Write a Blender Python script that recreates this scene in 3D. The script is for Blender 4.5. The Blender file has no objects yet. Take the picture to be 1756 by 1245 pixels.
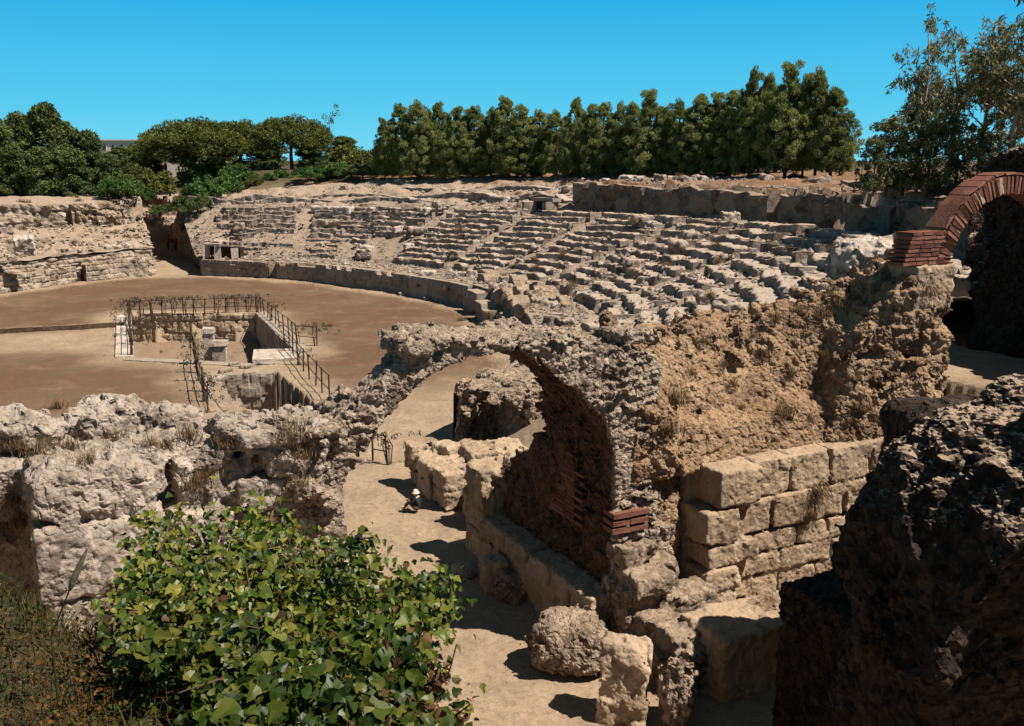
import bpy, bmesh, math, random
import numpy as np
from mathutils import Vector, Matrix
random.seed(7)
rng = np.random.default_rng(11)
SC = bpy.context.scene
COL = SC.collection

# ------------------------------------------------------------------ camera model
FPX, CH = 1687.0, 11.8
PIT = math.atan((622.5 - 275) / FPX)
cp, sp = math.cos(PIT), math.sin(PIT)
def ray(u, v):
    a = (u - 878) / FPX; b = -(v - 622.5) / FPX
    d = np.array([a, cp + b * sp, -sp + b * cp]); return d / d[1]
def at(u, v, Y): return np.array([0, 0, CH]) + ray(u, v) * Y
def gz(u, v, z=0.0):
    r = ray(u, v); return np.array([0, 0, CH]) + r * ((z - CH) / r[2])
# site frame: F runs along the facades, A along the long axis of the arena
F = np.array([0.898, 0.44]); A = np.array([-0.44, 0.898]); P0 = np.array([2.4, 22.3])
def L(k, a, z=0.0):
    p = P0 + F * k + A * a; return np.array([p[0], p[1], z])
def toka(x, y):
    dx, dy = x - P0[0], y - P0[1]
    return dx * F[0] + dy * F[1], dx * A[0] + dy * A[1]

# ------------------------------------------------------------------ noise
def _h(ix, iy, iz, seed=0):
    with np.errstate(over='ignore'):
        n = (ix.astype(np.uint32) * np.uint32(374761393) + iy.astype(np.uint32) * np.uint32(668265263)
             + iz.astype(np.uint32) * np.uint32(2147483647 - 1274126177 % 99991) + np.uint32(seed * 974634777 % 4294967295))
        n = (n ^ (n >> np.uint32(13))) * np.uint32(1274126177)
        n = (n ^ (n >> np.uint32(16))) * np.uint32(2246822519)
        n = n ^ (n >> np.uint32(15))
    return n.astype(np.float64) / 4294967295.0
def vnoise(P, seed=0):
    P = np.asarray(P, float); i = np.floor(P).astype(np.int64); f = P - i; f = f * f * (3 - 2 * f)
    out = 0
    for dx in (0, 1):
        wx = f[..., 0] if dx else 1 - f[..., 0]
        for dy in (0, 1):
            wy = f[..., 1] if dy else 1 - f[..., 1]
            for dz in (0, 1):
                wz = f[..., 2] if dz else 1 - f[..., 2]
                out = out + wx * wy * wz * _h(i[..., 0] + dx, i[..., 1] + dy, i[..., 2] + dz, seed)
    return out * 2 - 1
def fbm(P, octv=4, seed=0, gain=0.5):
    s = 0; a = 1.0; P = np.asarray(P, float)
    for o in range(octv):
        s = s + a * vnoise(P, seed + o * 17); P = P * 2.03 + 3.7; a *= gain
    return s
def worley(P, seed=0, jit=0.9):
    P = np.asarray(P, float); i = np.floor(P).astype(np.int64)
    F1 = np.full(P.shape[:-1], 9.0); F2 = F1.copy(); idv = np.zeros(P.shape[:-1])
    for dx in (-1, 0, 1):
        for dy in (-1, 0, 1):
            for dz in (-1, 0, 1):
                cx, cy, cz = i[..., 0] + dx, i[..., 1] + dy, i[..., 2] + dz
                q0 = _h(cx, cy, cz, seed); q1 = _h(cx, cy, cz, seed + 5); q2 = _h(cx, cy, cz, seed + 9)
                d = (cx + .5 + (q0 - .5) * jit - P[..., 0]) ** 2 + (cy + .5 + (q1 - .5) * jit - P[..., 1]) ** 2 + (cz + .5 + (q2 - .5) * jit - P[..., 2]) ** 2
                c = d < F1
                F2 = np.where(c, F1, np.minimum(F2, d)); F1 = np.where(c, d, F1); idv = np.where(c, q1, idv)
    return np.sqrt(F1), np.sqrt(F2), idv
def n2(x, y, s, seed=0, o=3): return fbm(np.stack([x / s, y / s, np.zeros_like(x) + .37], -1), o, seed)
def sstep(a, b, x):
    t = np.clip((x - a) / (b - a), 0, 1); return t * t * (3 - 2 * t)

# ------------------------------------------------------------------ objects
def tag(o, label=None, cat=None, group=None, kind=None):
    if label: o['label'] = label
    if cat: o['category'] = cat
    if group: o['group'] = group
    if kind: o['kind'] = kind
    return o
def empty(name, loc, rz=0.0):
    o = bpy.data.objects.new(name, None); o.empty_display_size = .3
    o.location = Vector([float(c) for c in loc]); o.rotation_euler = (0, 0, rz); COL.objects.link(o); return o
def link(name, me, parent=None, loc=None):
    o = bpy.data.objects.new(name, me); COL.objects.link(o)
    if parent: o.parent = parent
    if loc is not None: o.location = Vector([float(c) for c in loc])
    return o
def mesh(name, V, Fc, mat, smooth=False, mats=None, midx=None):
    me = bpy.data.meshes.new(name)
    V = np.asarray(V, float)
    if isinstance(Fc, np.ndarray):
        n = Fc.shape[1]; me.vertices.add(len(V)); me.vertices.foreach_set('co', V.ravel())
        me.loops.add(Fc.size); me.loops.foreach_set('vertex_index', Fc.ravel().astype(np.int32))
        me.polygons.add(len(Fc)); me.polygons.foreach_set('loop_start', np.arange(0, Fc.size, n, dtype=np.int32))
        me.polygons.foreach_set('loop_total', np.full(len(Fc), n, dtype=np.int32))
        me.update(calc_edges=True); me.validate()
    else:
        me.from_pydata([tuple(p) for p in V], [], [tuple(f) for f in Fc]); me.update()
    for m in (mats or [mat]): me.materials.append(m)
    if midx is not None: me.polygons.foreach_set('material_index', np.asarray(midx, np.int32))
    me.polygons.foreach_set('use_smooth', np.full(len(me.polygons), smooth))
    return me
def mobj(name, V, Fc, mat, parent=None, smooth=False, origin=None, **kw):
    """mesh object; V in world space, origin = where the object's own origin goes (parents are unrotated empties)"""
    V = np.asarray(V, float)
    base = np.array(parent.location) if parent is not None else np.zeros(3)
    if parent is not None and parent.parent is not None: base = base + np.array(parent.parent.location)
    o0 = base if origin is None else np.asarray(origin, float)
    me = mesh(name, V - o0, Fc, mat, smooth, **kw)
    return link(name, me, parent, o0 - base)
class MB:
    def __init__(s): s.V = []; s.F = []; s.n = 0; s.mi = []
    def add(s, V, Fc, m=0):
        V = np.asarray(V, float); s.V.append(V); s.F += [tuple(int(i) + s.n for i in f) for f in Fc]; s.mi += [m] * len(Fc); s.n += len(V)
    def box(s, c, h, rz=0.0, jit=0.0, m=0, tilt=0.0):
        c = np.asarray(c, float); q = np.array([[x, y, z] for x in (-1, 1) for y in (-1, 1) for z in (-1, 1)], float) * np.asarray(h, float)
        if jit: q = q + (rng.random(q.shape) - .5) * 2 * jit
        if tilt: q = q @ np.array([[1, 0, 0], [0, math.cos(tilt), -math.sin(tilt)], [0, math.sin(tilt), math.cos(tilt)]]).T
        R = np.array([[math.cos(rz), -math.sin(rz), 0], [math.sin(rz), math.cos(rz), 0], [0, 0, 1]])
        s.add(q @ R.T + c, [(0, 1, 3, 2), (4, 6, 7, 5), (0, 4, 5, 1), (2, 3, 7, 6), (0, 2, 6, 4), (1, 5, 7, 3)], m)
    def tube(s, pts, rad, n=6, m=0):
        pts = np.asarray(pts, float); rad = np.broadcast_to(np.asarray(rad, float), (len(pts),))
        t = np.gradient(pts, axis=0); t /= np.linalg.norm(t, axis=1)[:, None] + 1e-9
        ref = np.array([0, 0, 1.0]) if abs(t[0][2]) < .9 else np.array([1.0, 0, 0])
        V = []
        for p, d, r in zip(pts, t, rad):
            a = np.cross(d, ref); a /= np.linalg.norm(a) + 1e-9; b = np.cross(d, a)
            for i in range(n):
                th = 2 * math.pi * i / n; V.append(p + r * (a * math.cos(th) + b * math.sin(th)))
        Fc = [(j * n + i, j * n + (i + 1) % n, (j + 1) * n + (i + 1) % n, (j + 1) * n + i) for j in range(len(pts) - 1) for i in range(n)]
        Fc += [tuple(range(n))[::-1], tuple((len(pts) - 1) * n + i for i in range(n))]
        s.add(np.array(V), Fc, m)
    def obj(s, name, mat, parent=None, smooth=False, origin=None, mats=None):
        V = np.concatenate(s.V); return mobj(name, V, s.F, mat, parent, smooth, origin, mats=mats, midx=s.mi if mats else None)

# ------------------------------------------------------------------ voxel stone carving (union of blocks, eroded by noise, surface nets)
class Vox:
    def __init__(s, lo, hi, vox, frame=True):
        s.lo = np.array(lo, float); s.vox = vox; s.frame = frame
        s.n = np.ceil((np.array(hi, float) - s.lo) / vox).astype(int) + 1
        s.ax = [s.lo[i] + vox * np.arange(s.n[i]) for i in range(3)]
        s.V = np.full(tuple(s.n), 1.0)
    def _sub(s, lo, hi):
        sl = []
        for i in range(3):
            a = int(np.clip(math.floor((lo[i] - s.lo[i]) / s.vox), 0, s.n[i])); b = int(np.clip(math.ceil((hi[i] - s.lo[i]) / s.vox) + 1, 0, s.n[i]))
            sl.append(slice(a, b))
        X, Y, Z = np.meshgrid(s.ax[0][sl[0]], s.ax[1][sl[1]], s.ax[2][sl[2]], indexing='ij')
        return tuple(sl), X, Y, Z
    def box(s, c, h, r=.06, rz=0.0, sub=False, tx=0.0, ty=0.0):
        c = np.array(c, float); h = np.array(h, float); R = np.linalg.norm(h) + .5 if (rz or tx or ty) else h + .5
        sl, X, Y, Z = s._sub(c - R, c + R)
        if X.size == 0: return s
        X = X - c[0]; Y = Y - c[1]; Z = Z - c[2]
        if rz: X, Y = X * math.cos(rz) + Y * math.sin(rz), -X * math.sin(rz) + Y * math.cos(rz)
        if tx: Y, Z = Y * math.cos(tx) + Z * math.sin(tx), -Y * math.sin(tx) + Z * math.cos(tx)
        if ty: X, Z = X * math.cos(ty) + Z * math.sin(ty), -X * math.sin(ty) + Z * math.cos(ty)
        qx, qy, qz = abs(X) - h[0] + r, abs(Y) - h[1] + r, abs(Z) - h[2] + r
        d = np.sqrt(np.maximum(qx, 0) ** 2 + np.maximum(qy, 0) ** 2 + np.maximum(qz, 0) ** 2) + np.minimum(np.maximum(qx, np.maximum(qy, qz)), 0) - r
        s.V[sl] = np.maximum(s.V[sl], -d) if sub else np.minimum(s.V[sl], d); return s
    def ell(s, c, rad, sub=False):
        c = np.array(c, float); rad = np.array(rad, float); sl, X, Y, Z = s._sub(c - rad - .5, c + rad + .5)
        if X.size == 0: return s
        q = np.sqrt(((X - c[0]) / rad[0]) ** 2 + ((Y - c[1]) / rad[1]) ** 2 + ((Z - c[2]) / rad[2]) ** 2)
        d = (q - 1) * rad.min(); s.V[sl] = np.maximum(s.V[sl], -d) if sub else np.minimum(s.V[sl], d); return s
    def fn(s, f, lo=None, hi=None, sub=False):
        sl, X, Y, Z = s._sub(s.lo if lo is None else lo, s.lo + s.vox * s.n if hi is None else hi)
        d = f(X, Y, Z); s.V[sl] = np.maximum(s.V[sl], -d) if sub else np.minimum(s.V[sl], d); return s
    def disp(s, f, band=.45):
        idx = np.nonzero(np.abs(s.V) < band)
        P = np.stack([s.ax[i][idx[i]] for i in range(3)], -1)
        s.V[idx] += f(P); return s
    def net(s):
        V = s.V; V[0] = V[-1] = 1; V[:, 0] = V[:, -1] = 1; V[:, :, 0] = np.maximum(V[:, :, 0], .02); V[:, :, -1] = 1
        ins = V < 0; nx, ny, nz = V.shape
        c = np.zeros((nx - 1, ny - 1, nz - 1), np.int8)
        for a in (0, 1):
            for b in (0, 1):
                for d in (0, 1): c += ins[a:nx - 1 + a, b:ny - 1 + b, d:nz - 1 + d]
        act = (c > 0) & (c < 8); ids = np.full(act.shape, -1, np.int64); cells = np.argwhere(act); ids[act] = np.arange(len(cells))
        acc = np.zeros((len(cells), 3)); cnt = np.zeros(len(cells))
        cor = [(a, b, d) for a in (0, 1) for b in (0, 1) for d in (0, 1)]
        for i, p in enumerate(cor):
            for q in cor[i + 1:]:
                if sum(abs(p[j] - q[j]) for j in range(3)) != 1: continue
                va = V[cells[:, 0] + p[0], cells[:, 1] + p[1], cells[:, 2] + p[2]]; vb = V[cells[:, 0] + q[0], cells[:, 1] + q[1], cells[:, 2] + q[2]]
                m = (va < 0) != (vb < 0); t = np.where(m, va / np.where(m, va - vb, 1), 0)
                pt = np.array(p) + t[:, None] * (np.array(q) - np.array(p)); acc[m] += pt[m]; cnt[m] += 1
        W = (cells + acc / cnt[:, None]) * s.vox + s.lo
        Q = []
        for ax in range(3):
            a = [slice(0, n) for n in V.shape]; b = list(a); a[ax] = slice(0, V.shape[ax] - 1); b[ax] = slice(1, V.shape[ax])
            e = np.argwhere(ins[tuple(a)] != ins[tuple(b)])
            o1, o2 = (ax + 1) % 3, (ax + 2) % 3
            e = e[(e[:, o1] > 0) & (e[:, o2] > 0) & (e[:, o1] < V.shape[o1] - 1) & (e[:, o2] < V.shape[o2] - 1)]
            d1 = np.zeros(3, int); d1[o1] = 1; d2 = np.zeros(3, int); d2[o2] = 1
            g = lambda t: ids[t[:, 0], t[:, 1], t[:, 2]]
            q = np.stack([g(e), g(e - d1), g(e - d1 - d2), g(e - d2)], 1)
            flip = ins[e[:, 0], e[:, 1], e[:, 2]]
            q[~flip] = q[~flip][:, ::-1]; Q.append(q)
        Q = np.concatenate(Q); Q = Q[(Q >= 0).all(1)]
        if s.frame:
            W = np.stack([P0[0] + F[0] * W[:, 0] + A[0] * W[:, 1], P0[1] + F[1] * W[:, 0] + A[1] * W[:, 1], W[:, 2]], 1)
        return W, Q
    def obj(s, name, mat, parent=None, smooth=False, fine=.034, fs=.11, seed=0, lining=None):
        W, Q = s.net()
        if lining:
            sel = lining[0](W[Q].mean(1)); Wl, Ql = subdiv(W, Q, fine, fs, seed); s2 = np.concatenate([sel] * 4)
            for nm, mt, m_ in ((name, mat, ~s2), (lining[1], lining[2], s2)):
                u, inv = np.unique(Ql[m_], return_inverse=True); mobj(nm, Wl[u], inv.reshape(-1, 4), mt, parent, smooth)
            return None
        if fine: W, Q = subdiv(W, Q, fine, fs, seed)
        o = [W[:, 0].mean(), W[:, 1].mean(), W[:, 2].min()] if parent is None else None
        return mobj(name, W, Q, mat, parent, smooth, o)
def vnormals(W, Q):
    n = np.cross(W[Q[:, 2]] - W[Q[:, 0]], W[Q[:, 3]] - W[Q[:, 1]]); N_ = np.zeros_like(W)
    for c in range(4):
        for x in range(3): N_[:, x] += np.bincount(Q[:, c], n[:, x], len(W))
    return N_ / (np.linalg.norm(N_, axis=1)[:, None] + 1e-9)
def subdiv(W, Q, amp, sc, seed=0):
    """split every quad in four and roughen the new surface along its normals (grit, chips, pits)"""
    nq = len(Q); E = np.stack([Q, np.roll(Q, -1, 1)], -1).reshape(-1, 2); Es = np.sort(E, 1)
    key = Es[:, 0].astype(np.int64) * len(W) + Es[:, 1]; u, inv = np.unique(key, return_inverse=True); inv = inv.reshape(nq, 4)
    mid = (W[u // len(W)] + W[u % len(W)]) / 2; cen = W[Q].mean(1); nv = len(W)
    # pull the corner vertices slightly towards the average to lose the voxel stair
    W2 = np.concatenate([W, mid, cen]); e = nv + inv; c = nv + len(u) + np.arange(nq)
    Q2 = np.concatenate([np.stack([Q[:, i], e[:, i], c, e[:, (i - 1) % 4]], 1) for i in range(4)])
    N_ = vnormals(W2, Q2)
    t, ed, idv = facet(warp(W2, sc * .4, sc, seed + 3) / (sc * 1.5), seed + 7)
    d = amp * (.55 * fbm(W2 / sc, 3, seed + 11, .65) + .8 * t + .5 * (idv - .5) - 1.3 * np.clip(.16 - ed, 0, 1) * 3) - amp * 1.6 * np.maximum(0, vnoise(W2 / (sc * .9), seed + 13) - .45)
    return W2 + N_ * d[:, None], Q2
def facet(P, seed=0, jit=.95):
    """Voronoi chips: every cell is a tilted plane, so edges stay sharp; returns tilt, joint distance, cell value"""
    P = np.asarray(P, float); i = np.floor(P).astype(np.int64); n = len(P)
    F1 = np.full(n, 9.0); F2 = F1.copy(); idv = np.zeros(n); til = np.zeros(n)
    for dx in (-1, 0, 1):
        for dy in (-1, 0, 1):
            for dz in (-1, 0, 1):
                cx, cy, cz = i[:, 0] + dx, i[:, 1] + dy, i[:, 2] + dz
                q0 = _h(cx, cy, cz, seed); q1 = _h(cx, cy, cz, seed + 5); q2 = _h(cx, cy, cz, seed + 9)
                ox, oy, oz = P[:, 0] - (cx + .5 + (q0 - .5) * jit), P[:, 1] - (cy + .5 + (q1 - .5) * jit), P[:, 2] - (cz + .5 + (q2 - .5) * jit)
                d = ox * ox + oy * oy + oz * oz; c = d < F1
                F2 = np.where(c, F1, np.minimum(F2, d)); F1 = np.where(c, d, F1); idv = np.where(c, q1, idv)
                til = np.where(c, (q2 * 7.13 % 1 - .5) * ox + (q0 * 9.71 % 1 - .5) * oy + (q1 * 5.37 % 1 - .5) * oz, til)
    return til * 2, np.sqrt(F2) - np.sqrt(F1), idv
def warp(P, a, s, seed): return P + a * np.stack([vnoise(P / s, seed), vnoise(P / s + 9.1, seed + 1), vnoise(P / s + 17.7, seed + 2)], -1)
def d_rough(a=.12, s=.8, b=.05, s2=.22, seed=0):
    def f(P):
        t, e, i = facet(warp(P, .12, .3, seed) / max(.35, s * .8), seed + 60)
        return a * .6 * fbm(P / s, 3, seed) + a * (.9 * t + .4 * (i - .5)) + b * .6 * fbm(P / s2, 3, seed + 40, .55)
    return f
def d_rubble(size=.28, amp=.1, a=.12, seed=0, flat=.6):
    def f(P):
        sc = np.array([size, size, size * flat]); Q = warp(P, size * .25, size, seed + 4)
        t, e, i = facet(Q / sc, seed)
        t2, e2, i2 = facet(Q / (sc * .45), seed + 21)
        mk = .3 + .85 * sstep(-.35, .45, fbm(P / 1.15, 2, seed + 71)); big = sstep(.25, .6, fbm(P / .9, 2, seed + 75)); t4, e4, i4 = facet(Q / (sc * 2.1), seed + 33)
        return big * amp * (1.1 * t4 + .9 * (i4 - .5) - 2.0 * np.clip(.12 - e4, 0, 1) * 3) + mk * (-amp * (np.clip(e, 0, .22) * 3.0 - .35) + amp * 1.0 * (i - .5) + amp * .8 * t + amp * .3 * (t2 + i2 - .5)) + a * fbm(P / 1.1, 3, seed + 3)
    return f

# ------------------------------------------------------------------ materials
def M(name):
    m = bpy.data.materials.new(name); m.use_nodes = True; nt = m.node_tree; nt.nodes.clear()
    def N(t, ins=None, **kw):
        n = nt.nodes.new('ShaderNode' + t)
        for k, v in kw.items(): setattr(n, k, v)
        for k, v in (ins or {}).items():
            s = n.inputs[k]
            if isinstance(v, bpy.types.NodeSocket): nt.links.new(v, s)
            else: s.default_value = v
        return n
    out = N('OutputMaterial'); return m, nt, N, out
def mixc(N, fac, a, b, mode='MIX'):
    n = N('Mix', data_type='RGBA', blend_type=mode, clamp_factor=True)
    nt = n.id_data
    for i, v in ((0, fac), (6, a), (7, b)):
        if isinstance(v, bpy.types.NodeSocket): nt.links.new(v, n.inputs[i])
        else: n.inputs[i].default_value = v if i == 0 else (*v[:3], 1)
    return n.outputs[2]
def remap(N, v, a, b, c=0.0, d=1.0):
    return N('MapRange', {'Value': v, 'From Min': a, 'From Max': b, 'To Min': c, 'To Max': d}, interpolation_type='SMOOTHSTEP').outputs[0]
def noise(N, pos, sc, det=6, rough=.6, out=0, dist=0.0):
    return N('TexNoise', {'Vector': pos, 'Scale': sc, 'Detail': det, 'Roughness': rough, 'Distortion': dist}).outputs[out]
def stone(name, dark, mid, light, sand=None, sand_amt=.8, sc=1.0, pits=.55, bump=.5, lich=.35, rough=.92, cell=0.0, joint=0.0, alb=.76, sand_z=None, soil=None):
    wm = np.array([1.02, .965, .96]); dark, mid, light = [tuple(np.array(c) * alb * wm) for c in (dark, mid, light)]
    if sand: sand = tuple(np.array(sand) * .63 * wm)
    m, nt, N, out = M(name)
    g = N('NewGeometry'); pos = g.outputs['Position']
    a = noise(N, pos, .55 * sc, 5, .6); b = noise(N, pos, 2.6 * sc, 8, .68); c = noise(N, pos, 11 * sc, 6, .7)
    col = mixc(N, remap(N, a, .35, .65), mid, dark); col = mixc(N, remap(N, b, .42, .66), col, light)
    if cell:
        vo = N('TexVoronoi', {'Vector': pos, 'Scale': cell, 'Randomness': 1.0}, feature='F1')
        hv = N('SeparateColor', {'Color': vo.outputs['Color']}).outputs[0]
        col = mixc(N, remap(N, hv, .1, .9, .1, .8), col, mixc(N, hv, dark, light))
        if joint:
            ve = N('TexVoronoi', {'Vector': N('VectorMath', {0: pos, 1: N('VectorMath', {0: N('TexNoise', {'Vector': pos, 'Scale': cell * 1.3}).outputs['Color'], 'Scale': .35 / cell}, operation='SCALE').outputs[0]}, operation='ADD').outputs[0], 'Scale': cell}, feature='DISTANCE_TO_EDGE')
            col = mixc(N, N('Math', {0: remap(N, ve.outputs[0], .03, .16, joint, 0), 1: remap(N, noise(N, pos, 1.1, 3), .38, .6, .25, 1)}, operation='MULTIPLY').outputs[0], col, tuple(x * .45 for x in dark)); jh = ve.outputs[0]
    d = noise(N, pos, 1.3 * sc, 10, .75, dist=.4)
    col = mixc(N, remap(N, d, .53, .64, 0, lich), col, tuple(x * .33 for x in dark))
    col = mixc(N, remap(N, c, .40, .27, 0, pits), col, tuple(x * .25 for x in dark))
    if sand:
        nz = N('SeparateXYZ', {'Vector': g.outputs['Normal']}).outputs[2]
        e = N('Math', {0: nz, 1: N('Math', {0: b, 1: .5}, operation='MULTIPLY').outputs[0]}, operation='ADD').outputs[0]
        sc2 = mixc(N, remap(N, c, .3, .7), sand, tuple(x * .72 for x in sand))
        fs_ = remap(N, e, .95, 1.2, 0, sand_amt)
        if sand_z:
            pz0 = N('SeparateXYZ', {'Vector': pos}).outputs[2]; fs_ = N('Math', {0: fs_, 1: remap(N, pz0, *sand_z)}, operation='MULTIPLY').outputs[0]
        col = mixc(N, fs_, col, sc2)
    if soil:
        pz1 = N('SeparateXYZ', {'Vector': pos}).outputs[2]; pz1 = N('Math', {0: pz1, 1: N('Math', {0: a, 1: 1.6}, operation='MULTIPLY').outputs[0]}, operation='ADD').outputs[0]
        col = mixc(N, remap(N, pz1, soil[3], soil[3] + .7, 0, .85), col, mixc(N, remap(N, b, .4, .62), soil[:3], tuple(q * .55 for q in soil[:3])))
    hgt = N('Math', {0: N('Math', {0: b, 1: 1.4}, operation='MULTIPLY').outputs[0], 1: N('Math', {0: c, 1: .55}, operation='MULTIPLY').outputs[0]}, operation='ADD').outputs[0]
    f2 = noise(N, pos, 34 * sc, 4, .7)
    hgt = N('Math', {0: hgt, 1: N('Math', {0: f2, 1: .18}, operation='MULTIPLY').outputs[0]}, operation='ADD').outputs[0]
    bp = N('Bump', {'Strength': bump, 'Distance': .12 / sc, 'Height': hgt})
    bs = N('BsdfPrincipled', {'Base Color': col, 'Roughness': rough, 'Normal': bp.outputs[0], 'Specular IOR Level': .15})
    nt.links.new(bs.outputs[0], out.inputs[0]); return m
def plain(name, col, rough=.8, var=.3, sc=3.0, spec=.2, bump=0.0):
    m, nt, N, out = M(name); pos = N('NewGeometry').outputs['Position']
    col = tuple(x * .82 for x in col); b = noise(N, pos, sc, 6, .65); c = mixc(N, remap(N, b, .3, .7), tuple(x * (1 - var) for x in col), tuple(min(1, x * (1 + var)) for x in col))
    kw = {'Base Color': c, 'Roughness': rough, 'Specular IOR Level': spec}
    if bump: kw['Normal'] = N('Bump', {'Strength': bump, 'Distance': .05, 'Height': noise(N, pos, sc * 4, 5)}).outputs[0]
    bs = N('BsdfPrincipled', kw); nt.links.new(bs.outputs[0], out.inputs[0]); return m
def leafmat(name, cols, rough=.5, trans=.25, spec=.3, sc=.5):
    """leaves: colour varies leaf by leaf (random per island) and clump by clump"""
    m, nt, N, out = M(name); g = N('NewGeometry')
    r = N('ValToRGB', {'Fac': g.outputs['Random Per Island']}); el = r.color_ramp.elements
    while len(el) < len(cols): el.new(.5)
    for i, c in enumerate(cols): el[i].position = i / max(1, len(cols) - 1); el[i].color = (*c, 1)
    nz = noise(N, g.outputs['Position'], sc, 3, .5)
    col = mixc(N, remap(N, nz, .35, .65, 0, .55), r.outputs[0], tuple(x * .55 for x in cols[0]))
    col = N('HueSaturation', {'Color': col, 'Value': .86}).outputs[0]
    bs = N('BsdfPrincipled', {'Base Color': col, 'Roughness': rough, 'Specular IOR Level': spec})
    tr = N('BsdfTranslucent', {'Color': col}); mx = N('MixShader', {0: trans}); nt.links.new(bs.outputs[0], mx.inputs[1]); nt.links.new(tr.outputs[0], mx.inputs[2])
    nt.links.new(mx.outputs[0], out.inputs[0]); return m

SAND = (.43, .31, .21)
MT = {}
MT['ashlar'] = stone('ashlar_limestone', (.20, .145, .10), (.39, .295, .195), (.52, .41, .285), sand=(.52, .40, .27), sand_amt=.5, sc=1.0, bump=.6, lich=.4, cell=.55)
MT['rubble'] = stone('rubble_masonry', (.13, .10, .07), (.30, .225, .155), (.54, .43, .32), sand=(.42, .32, .22), sand_amt=.5, sc=1.3, bump=.8, lich=.5, cell=4.2, joint=.75)
MT['archrub'] = stone('arch_rubble', (.15, .115, .085), (.31, .245, .175), (.56, .47, .36), sand=(.40, .29, .19), sand_amt=.6, sc=1.4, bump=.8, lich=.45, cell=5.2, joint=.6)
MT['mound'] = stone('earthy_rock', (.13, .085, .052), (.31, .20, .115), (.47, .345, .22), sand=(.50, .295, .155), sand_amt=.75, sc=1.3, bump=.9, lich=.4, pits=.7, cell=1.6)
MT['grey'] = stone('weathered_grey_rock', (.16, .13, .10), (.35, .30, .24), (.56, .49, .405), sand=(.45, .36, .26), sand_amt=.45, sc=1.2, bump=.7, lich=.65, pits=.85, cell=1.6)
MT['lining'] = stone('vault_lining_brick', (.055, .030, .020), (.105, .060, .038), (.19, .12, .08), sc=1.5, bump=.8, lich=.5, cell=4.5, joint=.5)  # red-brown brick darkened further: shade of vault and passage put into the colour
MT['seat'] = stone('rock_cut_seats', (.13, .105, .083), (.255, .212, .168), (.41, .355, .29), sand=(.60, .495, .385), sand_amt=.85, sc=.6, bump=.7, lich=.55, cell=.7)  # pale treads and dark risers: dust, plus sun contrast painted in
MT['slope'] = stone('dusty_cavea', (.13, .095, .066), (.28, .215, .155), (.40, .32, .24), sand=(.49, .385, .28), sand_amt=.8, soil=(.20, .105, .055, 10.0), sc=.6, bump=.7, lich=.4, cell=.6)
MT['leftst'] = stone('left_tribune_stone', (.15, .12, .09), (.33, .27, .20), (.48, .41, .32), sand=(.43, .33, .23), sand_amt=.6, sc=.7, bump=.7, lich=.4, cell=.8)
MT['podium'] = stone('podium_stone', (.16, .135, .11), (.30, .255, .20), (.40, .34, .27), sand=(.46, .37, .27), sand_amt=.6, sc=.8, bump=.5, lich=.35, cell=.5)
MT['dark'] = stone('dark_masonry', (.010, .0075, .006), (.022, .016, .012), (.075, .055, .04), sand=(.56, .43, .30), sand_amt=1.0, sand_z=(7.0, 8.0), sc=1.6, bump=.8, lich=.6, cell=5, joint=.7)  # shade put into the near-black base, sunlight into the pale upper crest
MT['white'] = stone('pale_bare_rock', (.30, .25, .20), (.50, .43, .35), (.60, .54, .46), sc=1.0, bump=.6, lich=.3, cell=.0)
MT['tuff'] = stone('brown_soil_bank', (.07, .043, .025), (.11, .068, .04), (.15, .10, .06), sand=(.38, .28, .19), sc=1.0, bump=.7, lich=.3)
MT['iron'] = plain('rusty_iron', (.035, .022, .016), .7)
MT['bark'] = plain('bark', (.085, .06, .042), .9, .4, 6, bump=.6)
MT['palebark'] = plain('pale_bark', (.26, .21, .16), .9, .4, 5, bump=.4)
def brickmat():
    m, nt, N, out = M('red_brick'); g = N('NewGeometry'); pos = g.outputs['Position']
    r = N('ValToRGB', {'Fac': g.outputs['Random Per Island']}); el = r.color_ramp.elements
    el[0].color = (.09, .034, .024, 1); el[1].color = (.185, .085, .055, 1)
    b = noise(N, pos, 5, 8, .7); col = mixc(N, remap(N, b, .5, .72, 0, .6), r.outputs[0], (.05, .022, .016)); col = mixc(N, remap(N, noise(N, pos, 1.2, 4), .5, .7, 0, .4), col, (.27, .13, .085))
    bs = N('BsdfPrincipled', {'Base Color': col, 'Roughness': .9, 'Specular IOR Level': .1, 'Normal': N('Bump', {'Strength': .5, 'Distance': .04, 'Height': noise(N, pos, 16, 6)}).outputs[0]})
    nt.links.new(bs.outputs[0], out.inputs[0]); return m
MT['brick'] = brickmat()
MT['mortar'] = plain('pale_mortar', (.36, .27, .19), .95, .35, 9, bump=.6)
# ------------------------------------------------------------------ plan of the arena
def crm(P, n):
    P = np.array(P, float); t = np.linspace(0, len(P) - 1, n); out = []
    for x in t:
        i = min(int(x), len(P) - 2); f = x - i
        p0 = P[max(i - 1, 0)]; p1 = P[i]; p2 = P[i + 1]; p3 = P[min(i + 2, len(P) - 1)]
        out.append(.5 * ((2 * p1) + (-p0 + p2) * f + (2 * p0 - 5 * p1 + 4 * p2 - p3) * f * f + (-p0 + 3 * p1 - 3 * p2 + p3) * f ** 3))
    return np.array(out)
def resamp(C, n):
    d = np.concatenate([[0], np.cumsum(np.linalg.norm(np.diff(C, axis=0), axis=1))]); s = np.linspace(0, d[-1], n)
    return np.stack([np.interp(s, d, C[:, i]) for i in range(C.shape[1])], 1), d[-1]
RIGHT = crm([(-32.6, 102.9), (-25.4, 99.8), (-18.1, 95.5), (-9.2, 86.6), (-3.7, 78.9), (-1.6, 73), (0.3, 64), (0.6, 55), (-.6, 47), (-3, 41)], 120)
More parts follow.
